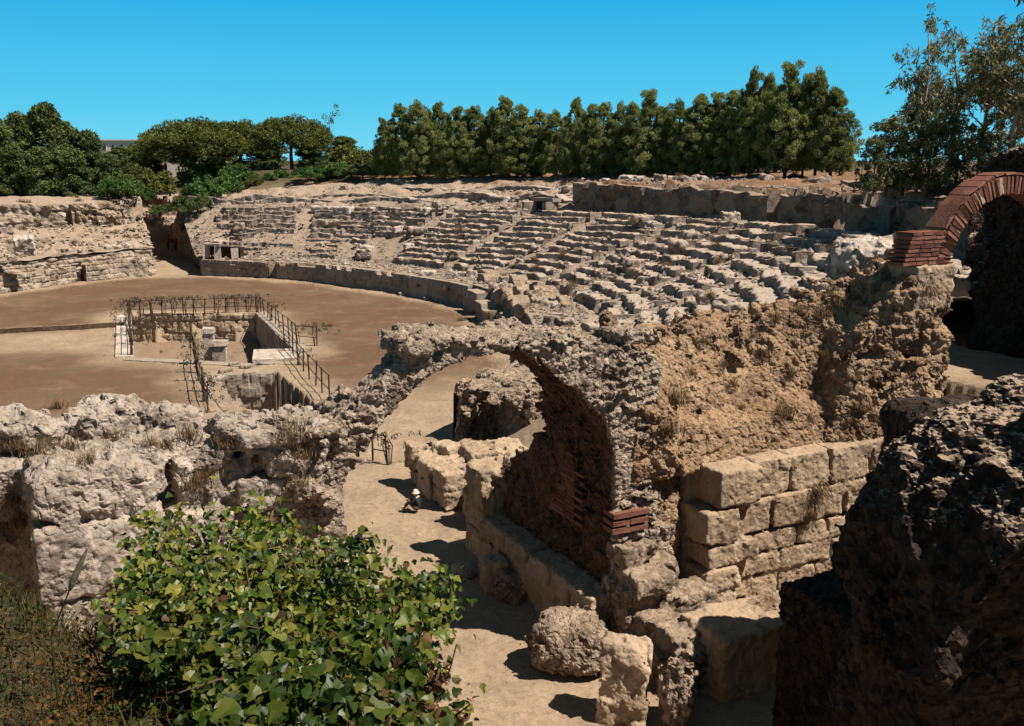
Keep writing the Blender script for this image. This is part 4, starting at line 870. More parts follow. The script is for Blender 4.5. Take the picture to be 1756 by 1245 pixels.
for u, v in ((545, 358), (572, 362), (600, 367)):
    p = gz(u, v, 7.3); 
sl = Vox((-3.2, -.9, -.6), (3.2, .9, .8), .1, False); sl.box((0, 0, 0), (2.6, .5, .38), r=.12); sl.disp(d_rough(.12, .6, .05, .2, 131)); W, Q = sl.net(); me = mesh('fallen_slab', W, Q, MT['white'], True)
o = link('fallen_slab', me); p = at(570, 360, 109.5); o.location = p; o.rotation_euler = (0, .0, -.45); tag(o, 'long pale fallen slab lying across the upper far seats', 'slab')
for u, v, lab in ((688, 508, 'small pale stone on the arena floor, left of two'), (731, 516, 'small pale stone on the arena floor, right of two')):
    p = gz(u, v); loose(p[0], p[1], .12, 3, .7, .3, lab, None)
# ------------------------------------------------------------------ sunken pit in the arena
def seg(p, q):
    p = np.array(p[:2], float); q = np.array(q[:2], float); d = q - p; Ls = np.linalg.norm(d); d /= Ls; n = np.array([-d[1], d[0]])
    return Ls, (lambda s, r: (p[0] + d[0] * np.asarray(s) + n[0] * np.asarray(r), p[1] + d[1] * np.asarray(s) + n[1] * np.asarray(r)))
pa, pb, pc, pd_, pe = PITPOLY
cen = np.mean(PITPOLY, 0)
pit = empty('sunken_pit', (cen[0], cen[1], -2.6)); tag(pit, 'large sunken stone-lined pit in the middle of the arena', 'pit')
def pitwall(name, p, q, z0, z1, mat, parent, seed, amp=.07, joints=(1.0, .5)):
    Ls, f = seg(p, q); return strip(name, 0, Ls, 0, 1.0, z0, z1, mat, parent, seed, ds=.1, nz=22, amp=amp, notch=.06, joints=joints, lineP=f)
pitwall('back_wall', pa, pb, -2.9, .12, MT['ashlar'], pit, 401)
# walls run clockwise seen from inside: the strip's own +r side is outside the pit
Ls, f = seg(pb, pc); strip('right_wall', 0, Ls, 0, 1.0, -2.9, .1, MT['podium'], pit, 402, ds=.12, nz=16, amp=.05, joints=(1.6, .7), lineP=f) 
Ls, f = seg(pe, pa); strip('left_wall', 0, Ls, 0, 1.0, -2.9, .1, MT['white'], pit, 403, ds=.12, nz=16, amp=.06, joints=(1.6, .7), lineP=f)
Ls, f = seg(pd_, pe); strip('near_wall', 0, Ls, 0, 1.0, -2.9, .03, MT['podium'], pit, 404, ds=.15, nz=8, amp=.05, lineP=f)
Ls, f = seg(pc, pd_); strip('corner_wall', 0, Ls, 0, 1.0, -2.9, .03, MT['podium'], pit, 405, ds=.15, nz=8, amp=.05, lineP=f)
gx, gy = np.meshgrid(np.linspace(0, 1, 60), np.linspace(0, 1, 50), indexing='ij')
top = pa[None, None] * (1 - gx[..., None]) + pb * gx[..., None]; bot = pe[None, None] * (1 - gx[..., None]) + ((pc + pd_) / 2) * gx[..., None]
PX = top * (1 - gy[..., None]) + bot * gy[..., None]; pzv = -2.6 + .5 * sstep(.35, .0, gy) + .4 * sstep(.75, 1, gy) + .12 * n2(PX[..., 0], PX[..., 1], 1.2, 411)
V = np.concatenate([PX, pzv[..., None]], -1).reshape(-1, 3); i = np.arange(59)[:, None]; j = np.arange(49)[None, :]
Q = np.stack([i * 50 + j, i * 50 + j + 1, (i + 1) * 50 + j + 1, (i + 1) * 50 + j], -1).reshape(-1, 4); mobj('soil_floor', V, Q, MT['tuff'], pit, smooth=True)
def post(u, v0, v1, Y, w, parent, name='pillar', mat='white', d=.5):
    a = at((u[0] + u[1]) / 2, v0, Y); wid = (u[1] - u[0]) / FPX * (Y + 1); zt = a[2]; zb = at(u[0], v1, Y)[2] if v1 else -2.6
    b = MB(); b.box((a[0], a[1], (zt + zb) / 2), (wid / 2, d * .7, (zt - zb) / 2), .1, .03); b.box((a[0], a[1], zt - .16), (wid / 2 + .07, d * .7 + .07, .15), .1, .03); return b.obj(name, MT[mat], parent)
post((349, 365), 562, None, 61.8, 0, pit); post((365, 387), 584, None, 61.0, 0, pit)
b = MB(); p = gz(470, 612); b.box((p[0], p[1], .06), (1.25, 1.6, .14), .25, .05); b.obj('pale_slab', MT['white'], pit)
tre = empty('stone_trench', (*((TRE0 + TRE1) / 2), -2.9)); tag(tre, 'narrow stone-faced trench in front of the large pit', 'trench')
pitwall('end_wall', TRE0, TRE1, -3.2, .05, MT['podium'], tre, 421, .10, (1.3, .7))
Ls, f = seg(TRE1 + F * .5, TRE1 + F * .5 - A * 9); strip('right_face', 0, Ls, 0, 1.4, -3.2, -.35, MT['rubble'], tre, 422, ds=.15, nz=12, amp=.15, lineP=f)
Ls, f = seg(TRE0 - A * 9, TRE0); strip('left_face', 0, Ls, 0, 1.0, -3.2, .02, MT['rubble'], tre, 423, ds=.15, nz=12, amp=.15, lineP=f)
for u, v, s_ in ((372, 655, .5), (385, 640, .4), (420, 632, .35), (400, 628, .3)):
    p = gz(u, v); loose(p[0], p[1] + .2, .1, 2, s_ * 1.3, .4 * s_ * 5, 'rough stone on the rim of the narrow trench', 'rim stones of the trench')
# drain kerb
p0, p1 = gz(-40, 574), gz(214, 560); b = MB(); n = 16
for i in range(n):
    t0, t1 = i / n, (i + 1) / n; c = p0 + (p1 - p0) * (t0 + t1) / 2; hl = np.linalg.norm(p1 - p0) / n / 2 - .01; b.box((c[0], c[1], .13 + .02 * rng.random()), (hl, .16, .2), math.atan2(p1[1] - p0[1], p1[0] - p0[0]), .02)
tag(b.obj('drain_kerb', MT['tuff']), 'long dark kerb of a drain running from the left edge to the pit', 'kerb')
# iron fences
def fence(pts, h, n, label, rails=2):
    pts = [np.array(p) for p in pts]; root = empty('iron_fence', (*pts[0][:2], 0)); tag(root, label, 'fence')
    P = np.array([p[:2] for p in pts]); d = np.concatenate([[0], np.cumsum(np.linalg.norm(np.diff(P, axis=0), axis=1))]); out = []
    for t in np.linspace(0, d[-1], n):
        x = np.interp(t, d, P[:, 0]) + .05 * rng.standard_normal() * .3; y = np.interp(t, d, P[:, 1]); lean = .05 * rng.standard_normal(2)
        b = MB(); b.tube([(x, y, -.1), (x + lean[0], y + lean[1], h)], .042, 6); b.obj('post', MT['iron'], root); out.append((x, y))
    for r_ in range(rails):
        z = h * (1 - .52 * r_) - .05; b = MB(); b.tube([(x, y, z + .02 * rng.standard_normal()) for x, y in out], .026, 5); b.obj('rail', MT['iron'], root)
    return out
f1 = fence([gz(222, 543), gz(440, 536)], 1.25, 13, 'iron fence overgrown with vines along the back edge of the pit')
f2 = fence([gz(448, 537), gz(512, 592), gz(543, 594)], 1.3, 11, 'iron fence along the right edge of the pit', 2)
f3 = fence([gz(488, 597), gz(520, 636), gz(566, 688)], 1.35, 9, 'iron fence running from the pit down to the arch', 2)
f4 = fence([gz(222, 548), gz(226, 612)], 1.3, 5, 'iron fence with thick vines at the left edge of the pit')
f5 = fence([gz(333, 612), gz(340, 650), gz(356, 708)], 1.3, 7, 'iron fence with dead vines beside the narrow trench')
f6 = fence([gz(640, 790), gz(664, 797)], 1.2, 2, 'small iron gate frame standing left of the passage under the arch', 2)
MT['vine'] = leafmat('vine_leaf', [(.02, .022, .010), (.05, .055, .02), (.10, .075, .035)], .6, .2)
def leafcloud(C, R, n, size, aspect=.45, droop=0.0, seed=0, squash=1.0, shell=.0):
    """n leaf quads scattered in balls C (k,3) of radius R (k,)"""
    r = np.random.default_rng(seed); k = r.integers(0, len(C), n); d = r.standard_normal((n, 3)); d /= np.linalg.norm(d, axis=1)[:, None]
    rad = r.random(n) ** (1 / 3.0); rad = shell + (1 - shell) * rad
    p = np.asarray(C)[k] + d * (rad * np.asarray(R)[k])[:, None] * np.array([1, 1, squash])
    a = r.standard_normal((n, 3)) + d * .9 + np.array([0, 0, -droop]); a /= np.linalg.norm(a, axis=1)[:, None]
    b = np.cross(a, r.standard_normal((n, 3))); b /= np.linalg.norm(b, axis=1)[:, None]
    s = size * (.6 + .8 * r.random(n))[:, None]; V = np.stack([p - a * s * .5, p + b * s * aspect * .5, p + a * s * .6, p - b * s * aspect * .5], 1).reshape(-1, 3)
    return V, np.arange(4 * n).reshape(n, 4)
def vine(x, y, z, h, seed, label, grp):
    r = np.random.default_rng(seed); root = empty('climbing_vine', (x, y, z)); tag(root, label, 'vine', grp)
    b = MB(); 
    for q in range(3): b.tube([(x + .1 * r.standard_normal(), y + .1 * r.standard_normal(), z), (x + .15 * r.standard_normal(), y, z + h * .6), (x + .25 * r.standard_normal(), y + .1, z + h)], [.03, .022, .012], 5)
    b.obj('stem', MT['bark'], root)
    C = np.array([[x + .62 * r.standard_normal(), y + .10 * r.standard_normal(), z + h * (1.0 - .50 * r.random() ** 1.6)] for _ in range(20)]); V, Q = leafcloud(C, np.full(20, .14), 170, .115, .42, 1.2, seed); mobj('foliage', V, Q, MT['vine'], root)
for i, (x, y) in enumerate(f1):
    if i in (7,): continue
    vine(x + .2, y - .1, 0, 1.45, 500 + i, 'dark leafy vine drooping over the back fence of the pit', 'vines on the back fence')
for i, (x, y) in enumerate(f4): vine(x, y, 0, 1.7, 520 + i, 'dark vine covering the left fence of the pit', 'vines on the left fence')
for i, (x, y) in enumerate(f5): vine(x, y, 0, 1.5 if i < 4 else 1.0, 530 + i, 'half dead vine on the fence beside the narrow trench', 'vines on the trench fence')
for i, lab in ((10, 'vine with red tips at the kink of the right fence'), (9, 'small vine next to the kink of the right fence'), (3, 'thin vine near the back end of the right fence')): vine(*f2[i], 0, 1.5, 540 + i, lab, None)
vine(*f3[3], 0, 1.0, 545, 'small vine clump on the fence running to the arch', None); vine(*f6[1], 0, 1.3, 546, 'vine on the small gate frame under the arch', None)

# ------------------------------------------------------------------ people
PM = {k: plain('cloth_' + k, c, .85, .12, 30) for k, c in dict(rust=(.30, .06, .03), navy=(.03, .04, .08), blue=(.22, .33, .45), black=(.02, .02, .024), red=(.36, .05, .04), cream=(.72, .62, .50), brown=(.10, .06, .04)).items()}
PM['skin'] = plain('skin', (.50, .30, .20), .6, .06, 20); PM['hair'] = plain('hair', (.03, .02, .014), .7, .2, 40); PM['shoe'] = plain('shoe_leather', (.05, .035, .025), .5, .1, 20); PM['straw'] = plain('straw', (.58, .46, .36), .8, .12, 40)
def person(loc, rz, scale, top, legs, label, pose='walk', hat=False, shoe='shoe'):
    if pose == 'walk':
        J = dict(pel=(0, 0, .95, .15), wst=(0, 0, 1.08, .135), che=(0, .01, 1.30, .165), nek=(0, .01, 1.48, .06), hd=(0, .02, 1.60, .09), crn=(0, .0, 1.71, .075), nose=(0, .115, 1.60, .018))
        for s, f in ((-1, .14), (1, -.12)):
            t = 'l' if s < 0 else 'r'
            J.update({'hip' + t: (s * .10, 0, .90, .10), 'kne' + t: (s * .11, f * .55 + .03, .50, .068), 'ank' + t: (s * .11, f, .09, .045), 'toe' + t: (s * .13, f + .16, .035, .038), 'sho' + t: (s * .19, 0, 1.42, .065), 'elb' + t: (s * .25, -.03 - f * .3, 1.14, .045), 'wri' + t: (s * .26, .08 - f * .6, .90, .032), 'pal' + t: (s * .26, .10 - f * .7, .82, .034)})
    else:
        J = dict(pel=(0, 0, .12, .15), wst=(0, .03, .26, .14), che=(0, .06, .47, .16), nek=(0, .10, .63, .06), hd=(0, .14, .74, .09), crn=(0, .13, .85, .075), nose=(0, .235, .73, .018))
        for s, f in ((-1, 0), (1, .06)):
            t = 'l' if s < 0 else 'r'
            J.update({'hip' + t: (s * .11, .05, .13, .10), 'kne' + t: (s * .16, .40, .44 - f, .068), 'ank' + t: (s * .15, .60 + f, .07, .045), 'toe' + t: (s * .16, .77 + f, .035, .038), 'sho' + t: (s * .19, .07, .57, .062), 'elb' + t: (s * .26, .24, .40, .045), 'wri' + t: (s * .12, .42, .45, .032), 'pal' + t: (s * .08, .48, .46, .034)})
    E = [('pel', 'wst'), ('wst', 'che'), ('che', 'nek'), ('nek', 'hd'), ('hd', 'crn'), ('hd', 'nose')]
    for t in 'lr': E += [('pel', 'hip' + t), ('hip' + t, 'kne' + t), ('kne' + t, 'ank' + t), ('ank' + t, 'toe' + t), ('che', 'sho' + t), ('sho' + t, 'elb' + t), ('elb' + t, 'wri' + t), ('wri' + t, 'pal' + t)]
    for t, s in (('l', -1), ('r', 1)):
        px, py, pz_, _ = J['pal' + t]; dx, dy, dz = np.array(J['pal' + t][:3]) - np.array(J['wri' + t][:3]); ln = math.sqrt(dx * dx + dy * dy + dz * dz); dx, dy, dz = dx / ln, dy / ln, dz / ln
        for q in range(4):
            fl = (.075, .09, .085, .065)[q]; J[f'fa{t}{q}'] = (px + dx * fl * .6, py + dy * fl * .6 + (q - 1.5) * .022, pz_ + dz * fl * .6, .010); J[f'fb{t}{q}'] = (px + dx * fl - s * .015, py + dy * fl + (q - 1.5) * .024 + .01, pz_ + dz * fl, .008); E += [('pal' + t, f'fa{t}{q}'), (f'fa{t}{q}', f'fb{t}{q}')]
        J['th' + t] = (px - s * .03 + dx * .02, py + .055, pz_ + dz * .02, .011); E.append(('pal' + t, 'th' + t))
    names = list(J); idx = {n: i for i, n in enumerate(names)}
    me = bpy.data.meshes.new('person_skeleton'); me.from_pydata([J[n][:3] for n in names], [(idx[a], idx[b]) for a, b in E], [])
    o = bpy.data.objects.new('person_skeleton', me); COL.objects.link(o); sk = o.modifiers.new('skin', 'SKIN'); sb = o.modifiers.new('sub', 'SUBSURF'); sb.levels = 1; sb.render_levels = 1
    for n in names: d = me.skin_vertices[0].data[idx[n]]; d.radius = (J[n][3], J[n][3]); d.use_root = (n == 'pel')
    dg = bpy.context.evaluated_depsgraph_get(); ev = o.evaluated_get(dg); bm_ = bpy.data.meshes.new_from_object(ev); bpy.data.objects.remove(o); bm_.name = 'person'
    bm_.materials.clear()
    for k in (top, legs, 'skin', shoe): bm_.materials.append(PM[k])
    segs = []
    for a, b_ in E:
        m = 0
        if 'hip' in a and 'kne' in b_ or 'kne' in a or (a == 'pel' and 'hip' in b_): m = 1
        if 'ank' in a: m = 3
        if a in ('nek', 'hd') or b_ == 'nek' and False or a[:3] in ('wri', 'pal') or a[:2] == 'fa': m = 2
        segs.append((np.array(J[a][:3]), np.array(J[b_][:3]), m, J[b_][3]))
    for pol in bm_.polygons:
        c = np.array(pol.center); best = 9; mi = 0
        for a, b_, m, r in segs:
            t = np.clip((c - a) @ (b_ - a) / ((b_ - a) @ (b_ - a)), 0, 1); d = np.linalg.norm(c - a - (b_ - a) * t) - r * .8
            if d < best: best, mi = d, m
        pol.material_index = mi; pol.use_smooth = True
    for v in bm_.vertices: v.co *= scale
    p = link('person', bm_, None, loc); p.rotation_euler = (0, 0, rz); tag(p, label, 'person')
    hx, hy, hz, hr = J['hd']; b = bmesh.new()
    if hat:
        for (z0, r0) in ((0, 0),): pass
        V = []; n = 18
        for z, r in ((.03, .165), (.04, .165), (.055, .118), (.13, .108), (.175, .06), (.18, .001)):
            V += [(hx + r * math.cos(2 * math.pi * i / n), hy - .01 + r * math.sin(2 * math.pi * i / n), hz + z) for i in range(n)]
        Fh = [(j * n + i, j * n + (i + 1) % n, (j + 1) * n + (i + 1) % n, (j + 1) * n + i) for j in range(5) for i in range(n)]
        m = mesh('sun_hat', np.array(V) * scale, Fh, PM['straw'], True); link('sun_hat', m, p)
    else:
        bmesh.ops.create_uvsphere(b, u_segments=14, v_segments=9, radius=.098)
        for v in b.verts: v.co.z *= 1.05; v.co += Vector((hx, hy - .025, hz + .04))
        for f in [f for f in b.faces if f.calc_center_median().y > hy + .03 and f.calc_center_median().z < hz + .05]: b.faces.remove(f)
        m = bpy.data.meshes.new('hair'); b.to_mesh(m); m.materials.append(PM['hair'])
        for v in m.vertices: v.co *= scale
        link('hair', m, p)
    b.free(); return p
def floor_at(u, v, y0, y1):
    best = None
    for Y in np.linspace(y0, y1, 400):
        p = at(u, v, Y); d = abs(p[2] - H1(p[0], p[1]))
        if best is None or d < best[0]: best = (d, p)
    return best[1]
for u, v, t_, l_, rz, lab in ((289, 428.5, 'rust', 'black', .2, 'distant visitor in a rust red top and dark trousers in the far passage'), (296.5, 429, 'navy', 'blue', -.3, 'distant visitor in a dark jacket and light blue trousers in the far passage'), (302, 430, 'red', 'black', .1, 'distant visitor in red and black half hidden by the dark passage wall')):
    p = floor_at(u, v, 105, 135); person((p[0], p[1], H1(p[0], p[1])), rz + math.pi * .9, .97, t_, l_, lab)
p = gz(718, 879); person((p[0], p[1] + .1, 0), 1.25, .86, 'black', 'brown', 'person in dark clothes and a pale straw hat sitting against the low block wall', 'sit', True, 'cream')
# ------------------------------------------------------------------ trees beyond the rim
MT['pine'] = leafmat('pine_needles', [(.10, .145, .045), (.19, .235, .07), (.30, .325, .11), (.42, .40, .15)], .8, .45, .1, .25)
MT['umbrella'] = leafmat('stone_pine_needles', [(.07, .09, .02), (.12, .14, .034), (.18, .19, .05)], .8, .25, .1, .3)
MT['darkleaf'] = leafmat('dark_evergreen_leaf', [(.06, .092, .028), (.12, .16, .048), (.21, .235, .075)], .7, .38, .15, .3)
MT['bushleaf'] = leafmat('green_bush_leaf', [(.05, .10, .022), (.08, .16, .035), (.14, .20, .05)], .6, .3, .15, .4)
MT['yellowleaf'] = leafmat('yellowish_bush_leaf', [(.07, .09, .02), (.13, .14, .03), (.20, .18, .05)], .6, .3, .15, .4)
MT['eucleaf'] = leafmat('eucalyptus_leaf', [(.11, .12, .045), (.20, .19, .08), (.30, .27, .13)], .6, .25, .2, .4)
MT['eucdark'] = leafmat('dark_bushy_leaf', [(.055, .072, .024), (.115, .13, .042), (.21, .21, .075)], .55, .2, .25, .4)
def treeproto(kind, seed):
    """returns (crown mesh, trunk mesh) standing at the origin, about 10 m tall"""
    r = np.random.default_rng(seed); b = MB(); C = []; Rr = []
    if kind == 'pine':
        H = 10; b.tube([(0, 0, -.4), (.06, .03, 3), (.1 * r.standard_normal(), .1, 6.5), (0, 0, 9.3)], [.17, .14, .09, .03], 7)
        z = 1.2
        while z < 9.6:
            t = (z - 1.2) / 8.6; rad = 2.75 * (math.sin(math.pi * min(1, .30 + t * .72)) ** .8) * (1 - .2 * t)
            for q in range(int(9 + 5 * (1 - t))):
                a = r.uniform(0, 6.28); rr = rad * r.uniform(.45, 1.1); p = np.array([math.cos(a) * rr, math.sin(a) * rr, z + r.uniform(-.3, .5)]); C.append(p); Rr.append(r.uniform(.28, .6) * (1 - .35 * t))
                if q < 4: b.tube([(0, 0, z - .5), tuple(p * np.array([.5, .5, 1]) - (0, 0, .2)), tuple(p)], [.05, .035, .012], 4)
            z += .55
        for q in range(5): C.append(np.array([r.normal() * .5, r.normal() * .5, 9.3 + r.uniform(0, .9)])); Rr.append(.4)
        V, Q = leafcloud(np.array(C), np.array(Rr), 28000, .27, .22, -1.3, seed, 1.0, .1); lm = 'pine'
    elif kind == 'umbrella':
        b.tube([(0, 0, -.5), (.2, 0, 2.5), (-.1, .1, 5)], [.32, .27, .22], 8)
        for q in range(210):
            a = r.uniform(0, 6.28); rr = 6.0 * math.sqrt(r.random()); h = 3.3 + .05 * rr + 5.9 * math.sqrt(max(0, 1 - (rr / 6.5) ** 2)) * r.uniform(.0, 1) ** .55; C.append(np.array([math.cos(a) * rr, math.sin(a) * rr, h])); Rr.append(r.uniform(.7, 1.15))
            if q < 22: b.tube([(-.1, .1, 4.6), (math.cos(a) * rr * .45, math.sin(a) * rr * .45, 5.9), (math.cos(a) * rr, math.sin(a) * rr, h - .3)], [.13, .09, .03], 5)
        V, Q = leafcloud(np.array(C), np.array(Rr), 26000, .36, .4, -.5, seed, .75, .45); lm = 'umbrella'
    elif kind == 'evergreen':
        b.tube([(0, 0, -.5), (.1, 0, 4), (0, 0, 8)], [.3, .2, .06], 7)
        for q in range(120):
            z = r.uniform(.6, 9.4); t = z / 10; rad = 3.4 * (1 - t) ** .55 * (.75 + .25 * math.sin(z * 2 + seed)); a = r.uniform(0, 6.28); rr = rad * r.uniform(.5, 1.05); C.append(np.array([math.cos(a) * rr, math.sin(a) * rr, z])); Rr.append(r.uniform(.45, 1.05))
            if q < 20: b.tube([(0, 0, max(1, z - 1)), (math.cos(a) * rr, math.sin(a) * rr, z)], [.08, .02], 4)
        V, Q = leafcloud(np.array(C), np.array(Rr), 12000, .40, .5, .3, seed, .85, .35); lm = 'darkleaf'
    elif kind == 'bush':
        b.tube([(0, 0, -.3), (0, .1, 1.2)], [.12, .05], 6)
        for q in range(45):
            a = r.uniform(0, 6.28); rr = 2.2 * math.sqrt(r.random()); h = .4 + 2.2 * math.sqrt(max(0, 1 - (rr / 2.5) ** 2)) * r.uniform(.2, 1); C.append(np.array([math.cos(a) * rr, math.sin(a) * rr, h])); Rr.append(r.uniform(.3, .6))
            if q < 10: b.tube([(0, 0, .2), (math.cos(a) * rr, math.sin(a) * rr, h)], [.05, .015], 4)
        V, Q = leafcloud(np.array(C), np.array(Rr), 5500, .26, .5, .1, seed, .9, .3); lm = 'bushleaf'
    elif kind == 'eucalyptus':
        top = np.array([.4 * r.normal(), .4 * r.normal(), 9.4]); b.tube([(0, 0, -.4), (.1, 0, 3), (.25 * r.normal(), .2 * r.normal(), 6.5), tuple(top)], [.16, .13, .085, .025], 7)
        for q in range(17):
            z = r.uniform(3.2, 9.2); a = r.uniform(0, 6.28); ln = (1.7 - .1 * abs(z - 6)) * r.uniform(.5, 1.1); base = np.array([0, 0, z - ln * .9]); e = np.array([math.cos(a) * ln, math.sin(a) * ln, z]); m_ = (base + e) / 2 + (0, 0, -.15); b.tube([tuple(base), tuple(m_), tuple(e)], [.06, .04, .012], 5)
            for w in range(6): C.append(e + r.normal(size=3) * np.array([.42, .42, .4])); Rr.append(r.uniform(.2, .42))
            for w in range(2): C.append(m_ + r.normal(size=3) * .3); Rr.append(.25)
        for w in range(5): C.append(top + r.normal(size=3) * np.array([.3, .3, .35])); Rr.append(.3)
        V, Q = leafcloud(np.array(C), np.array(Rr), 3600, .30, .26, 1.1, seed, 1.1, .1); lm = 'eucleaf'
    elif kind == 'darkbushy':
        b.tube([(0, 0, -.4), (.1, 0, 2.5), (0, 0, 5.5)], [.16, .12, .04], 6)
        for q in range(50):
            z = r.uniform(.5, 6.4); rad = 2.5 * math.sin(math.pi * min(.97, .18 + z / 8.6)); a = r.uniform(0, 6.28); rr = rad * r.uniform(.3, 1.1); C.append(np.array([math.cos(a) * rr, math.sin(a) * rr, z])); Rr.append(r.uniform(.3, .65))
            if q < 16: b.tube([(0, 0, max(.5, z - 1)), (math.cos(a) * rr, math.sin(a) * rr, z)], [.05, .015], 4)
        V, Q = leafcloud(np.array(C), np.array(Rr), 5200, .28, .42, .4, seed, 1, .25); lm = 'eucdark'
    me = mesh(kind + '_crown', V, Q, MT[lm]); Vb = np.concatenate(b.V); mt = mesh(kind + '_trunk', Vb, b.F, MT['palebark' if kind == 'eucalyptus' else 'bark'], True); return me, mt
PROT = {}
for kind, n in (('pine', 4), ('umbrella', 2), ('evergreen', 3), ('bush', 3), ('eucalyptus', 3), ('darkbushy', 2)): PROT[kind] = [treeproto(kind, 900 + 31 * i + len(kind)) for i in range(n)]
HT = dict(pine=10.1, umbrella=10.2, evergreen=10.1, bush=3.0, eucalyptus=9.7, darkbushy=6.9)
NAMES = dict(pine='pine_tree', umbrella='umbrella_pine', evergreen='evergreen_tree', bush='bush', eucalyptus='eucalyptus_tree', darkbushy='bushy_tree')
cnt = 0
def tree(kind, u, vb, vt, Y, label, grp, wide=1.0, mat=None, sink=None):
    """base seen at (u, vb), top at (u, vt), Y metres out; standing on the ground there"""
    global cnt; cnt += 1
    p = at(u, vb, Y); zt = at(u, vt, Y)[2]; zb = H1(p[0], p[1]) if sink is None else sink
    if kind == 'bush' or zb > zt - 1: zb = p[2] - .3
    s = (zt - zb) / HT[kind]; cr, tr = PROT[kind][cnt % len(PROT[kind])]
    root = empty(NAMES[kind], (p[0], p[1], zb), (cnt * 2.399) % 6.28); tag(root, label, 'bush' if kind == 'bush' else 'tree', grp); root.scale = (s * wide, s * wide, s)
    a = link('trunk', tr, root); c = link('crown', cr, root)
    if mat: 
        c.material_slots[0].link = 'OBJECT'; c.material_slots[0].material = MT[mat]
    return root
pines = [(660, 205, 128), (688, 178, 126), (720, 176, 124), (752, 177, 126), (783, 186, 122), (812, 182, 122), (842, 187, 122), (868, 168, 120), (897, 184, 118), (925, 188, 118), (955, 192, 116), (986, 170, 112), (1012, 182, 112), (1034, 176, 110), (1060, 178, 110), (1085, 178, 108), (1112, 159, 106), (1138, 184, 106), (1164, 174, 104), (1196, 164, 102), (1226, 162, 101), (1252, 155, 100), (1284, 120, 98), (1314, 130, 98), (1346, 112, 95), (1376, 128, 95), (1398, 121, 94), (1424, 152, 93), (1440, 200, 93)]
for i, (u, v, Y) in enumerate(pines):
    lab = {0: 'leftmost pine at the end of the long row behind the far rim', 24: 'tallest pine of the row behind the rim, right of its middle', 22: 'tall pointed pine, first of the high group at the row end', 28: 'low rightmost pine of the row beside the sky gap', 7: 'pine rising a little above its neighbours left of the row centre', 11: 'pine with a bright top near the centre of the row', 16: 'pointed pine standing out in the right half of the row'}.get(i, 'dense dark green pine standing in the long row behind the far rim')
    tree('pine', u, 293, v, Y, lab, 'pines in the long row' , (.82 + .5 * ((i * 37) % 11) / 11) - .1 * (v < 135))
for i, (u, v) in enumerate(((672, 205), (705, 190), (737, 190), (768, 195), (800, 198), (828, 198), (855, 198), (882, 196), (911, 200), (940, 203), (970, 200), (1000, 192), (1047, 195), (1075, 195), (1100, 190), (1150, 190), (1180, 185), (1212, 180), (1240, 175), (1268, 165), (1300, 150), (1330, 150), (1362, 150), (1410, 165))):
    tree('pine', u, 291, v, 134 - i * .9, 'shaded pine in the second row, behind the front pines of the far rim', 'pines in the second row', 1.15)
for u, vb, vt, Y, w, lab in ((335, 300, 196, 150, 1.25, 'broad umbrella pine with a pale house behind its trunk'), (412, 298, 200, 158, 1.2, 'umbrella pine between the two broad ones'), (502, 305, 193, 146, 1.18, 'round umbrella pine with a clear trunk right of the garden path'), (285, 300, 215, 160, 1.0, 'smaller umbrella pine left of the pale house')):
    tree('umbrella', u, vb, vt, Y, lab, None, w)
for u, vb, vt, Y, w, lab in ((5, 330, 200, 118, 1.1, 'dark evergreen cut by the left edge of the photo'), (45, 330, 192, 124, 1.1, 'dark evergreen left of the tallest one'), (88, 330, 172, 120, .95, 'tallest dark evergreen of the left clump'), (120, 330, 205, 122, 1.1, 'dark evergreen right of the tallest one'), (160, 328, 222, 122, 1.1, 'dark evergreen with a thin top at the right end of the left clump'), (25, 335, 245, 114, 1.3, 'low spreading evergreen at the left edge'), (75, 335, 250, 113, 1.3, 'low spreading evergreen under the tallest one'), (130, 335, 255, 113, 1.3, 'low spreading evergreen near the broken buttress'), (190, 332, 262, 115, 1.25, 'low evergreen beside the round light green bush'), (212, 320, 250, 150, 1.7, 'dark tree in front of the distant roof'), (258, 305, 238, 165, 1.6, 'dark tree behind the round light green bush'), (590, 300, 232, 175, 2.2, 'far dark tree between the umbrella pine and the pine row'), (455, 300, 225, 175, 2.4, 'dark tree behind the round umbrella pine'), (385, 300, 228, 172, 2.0, 'dark tree behind the broad umbrella pine'), (545, 300, 230, 178, 2.4, 'far dark tree right of the round umbrella pine')):
    tree('evergreen', u, vb, vt, Y, lab, None, w)
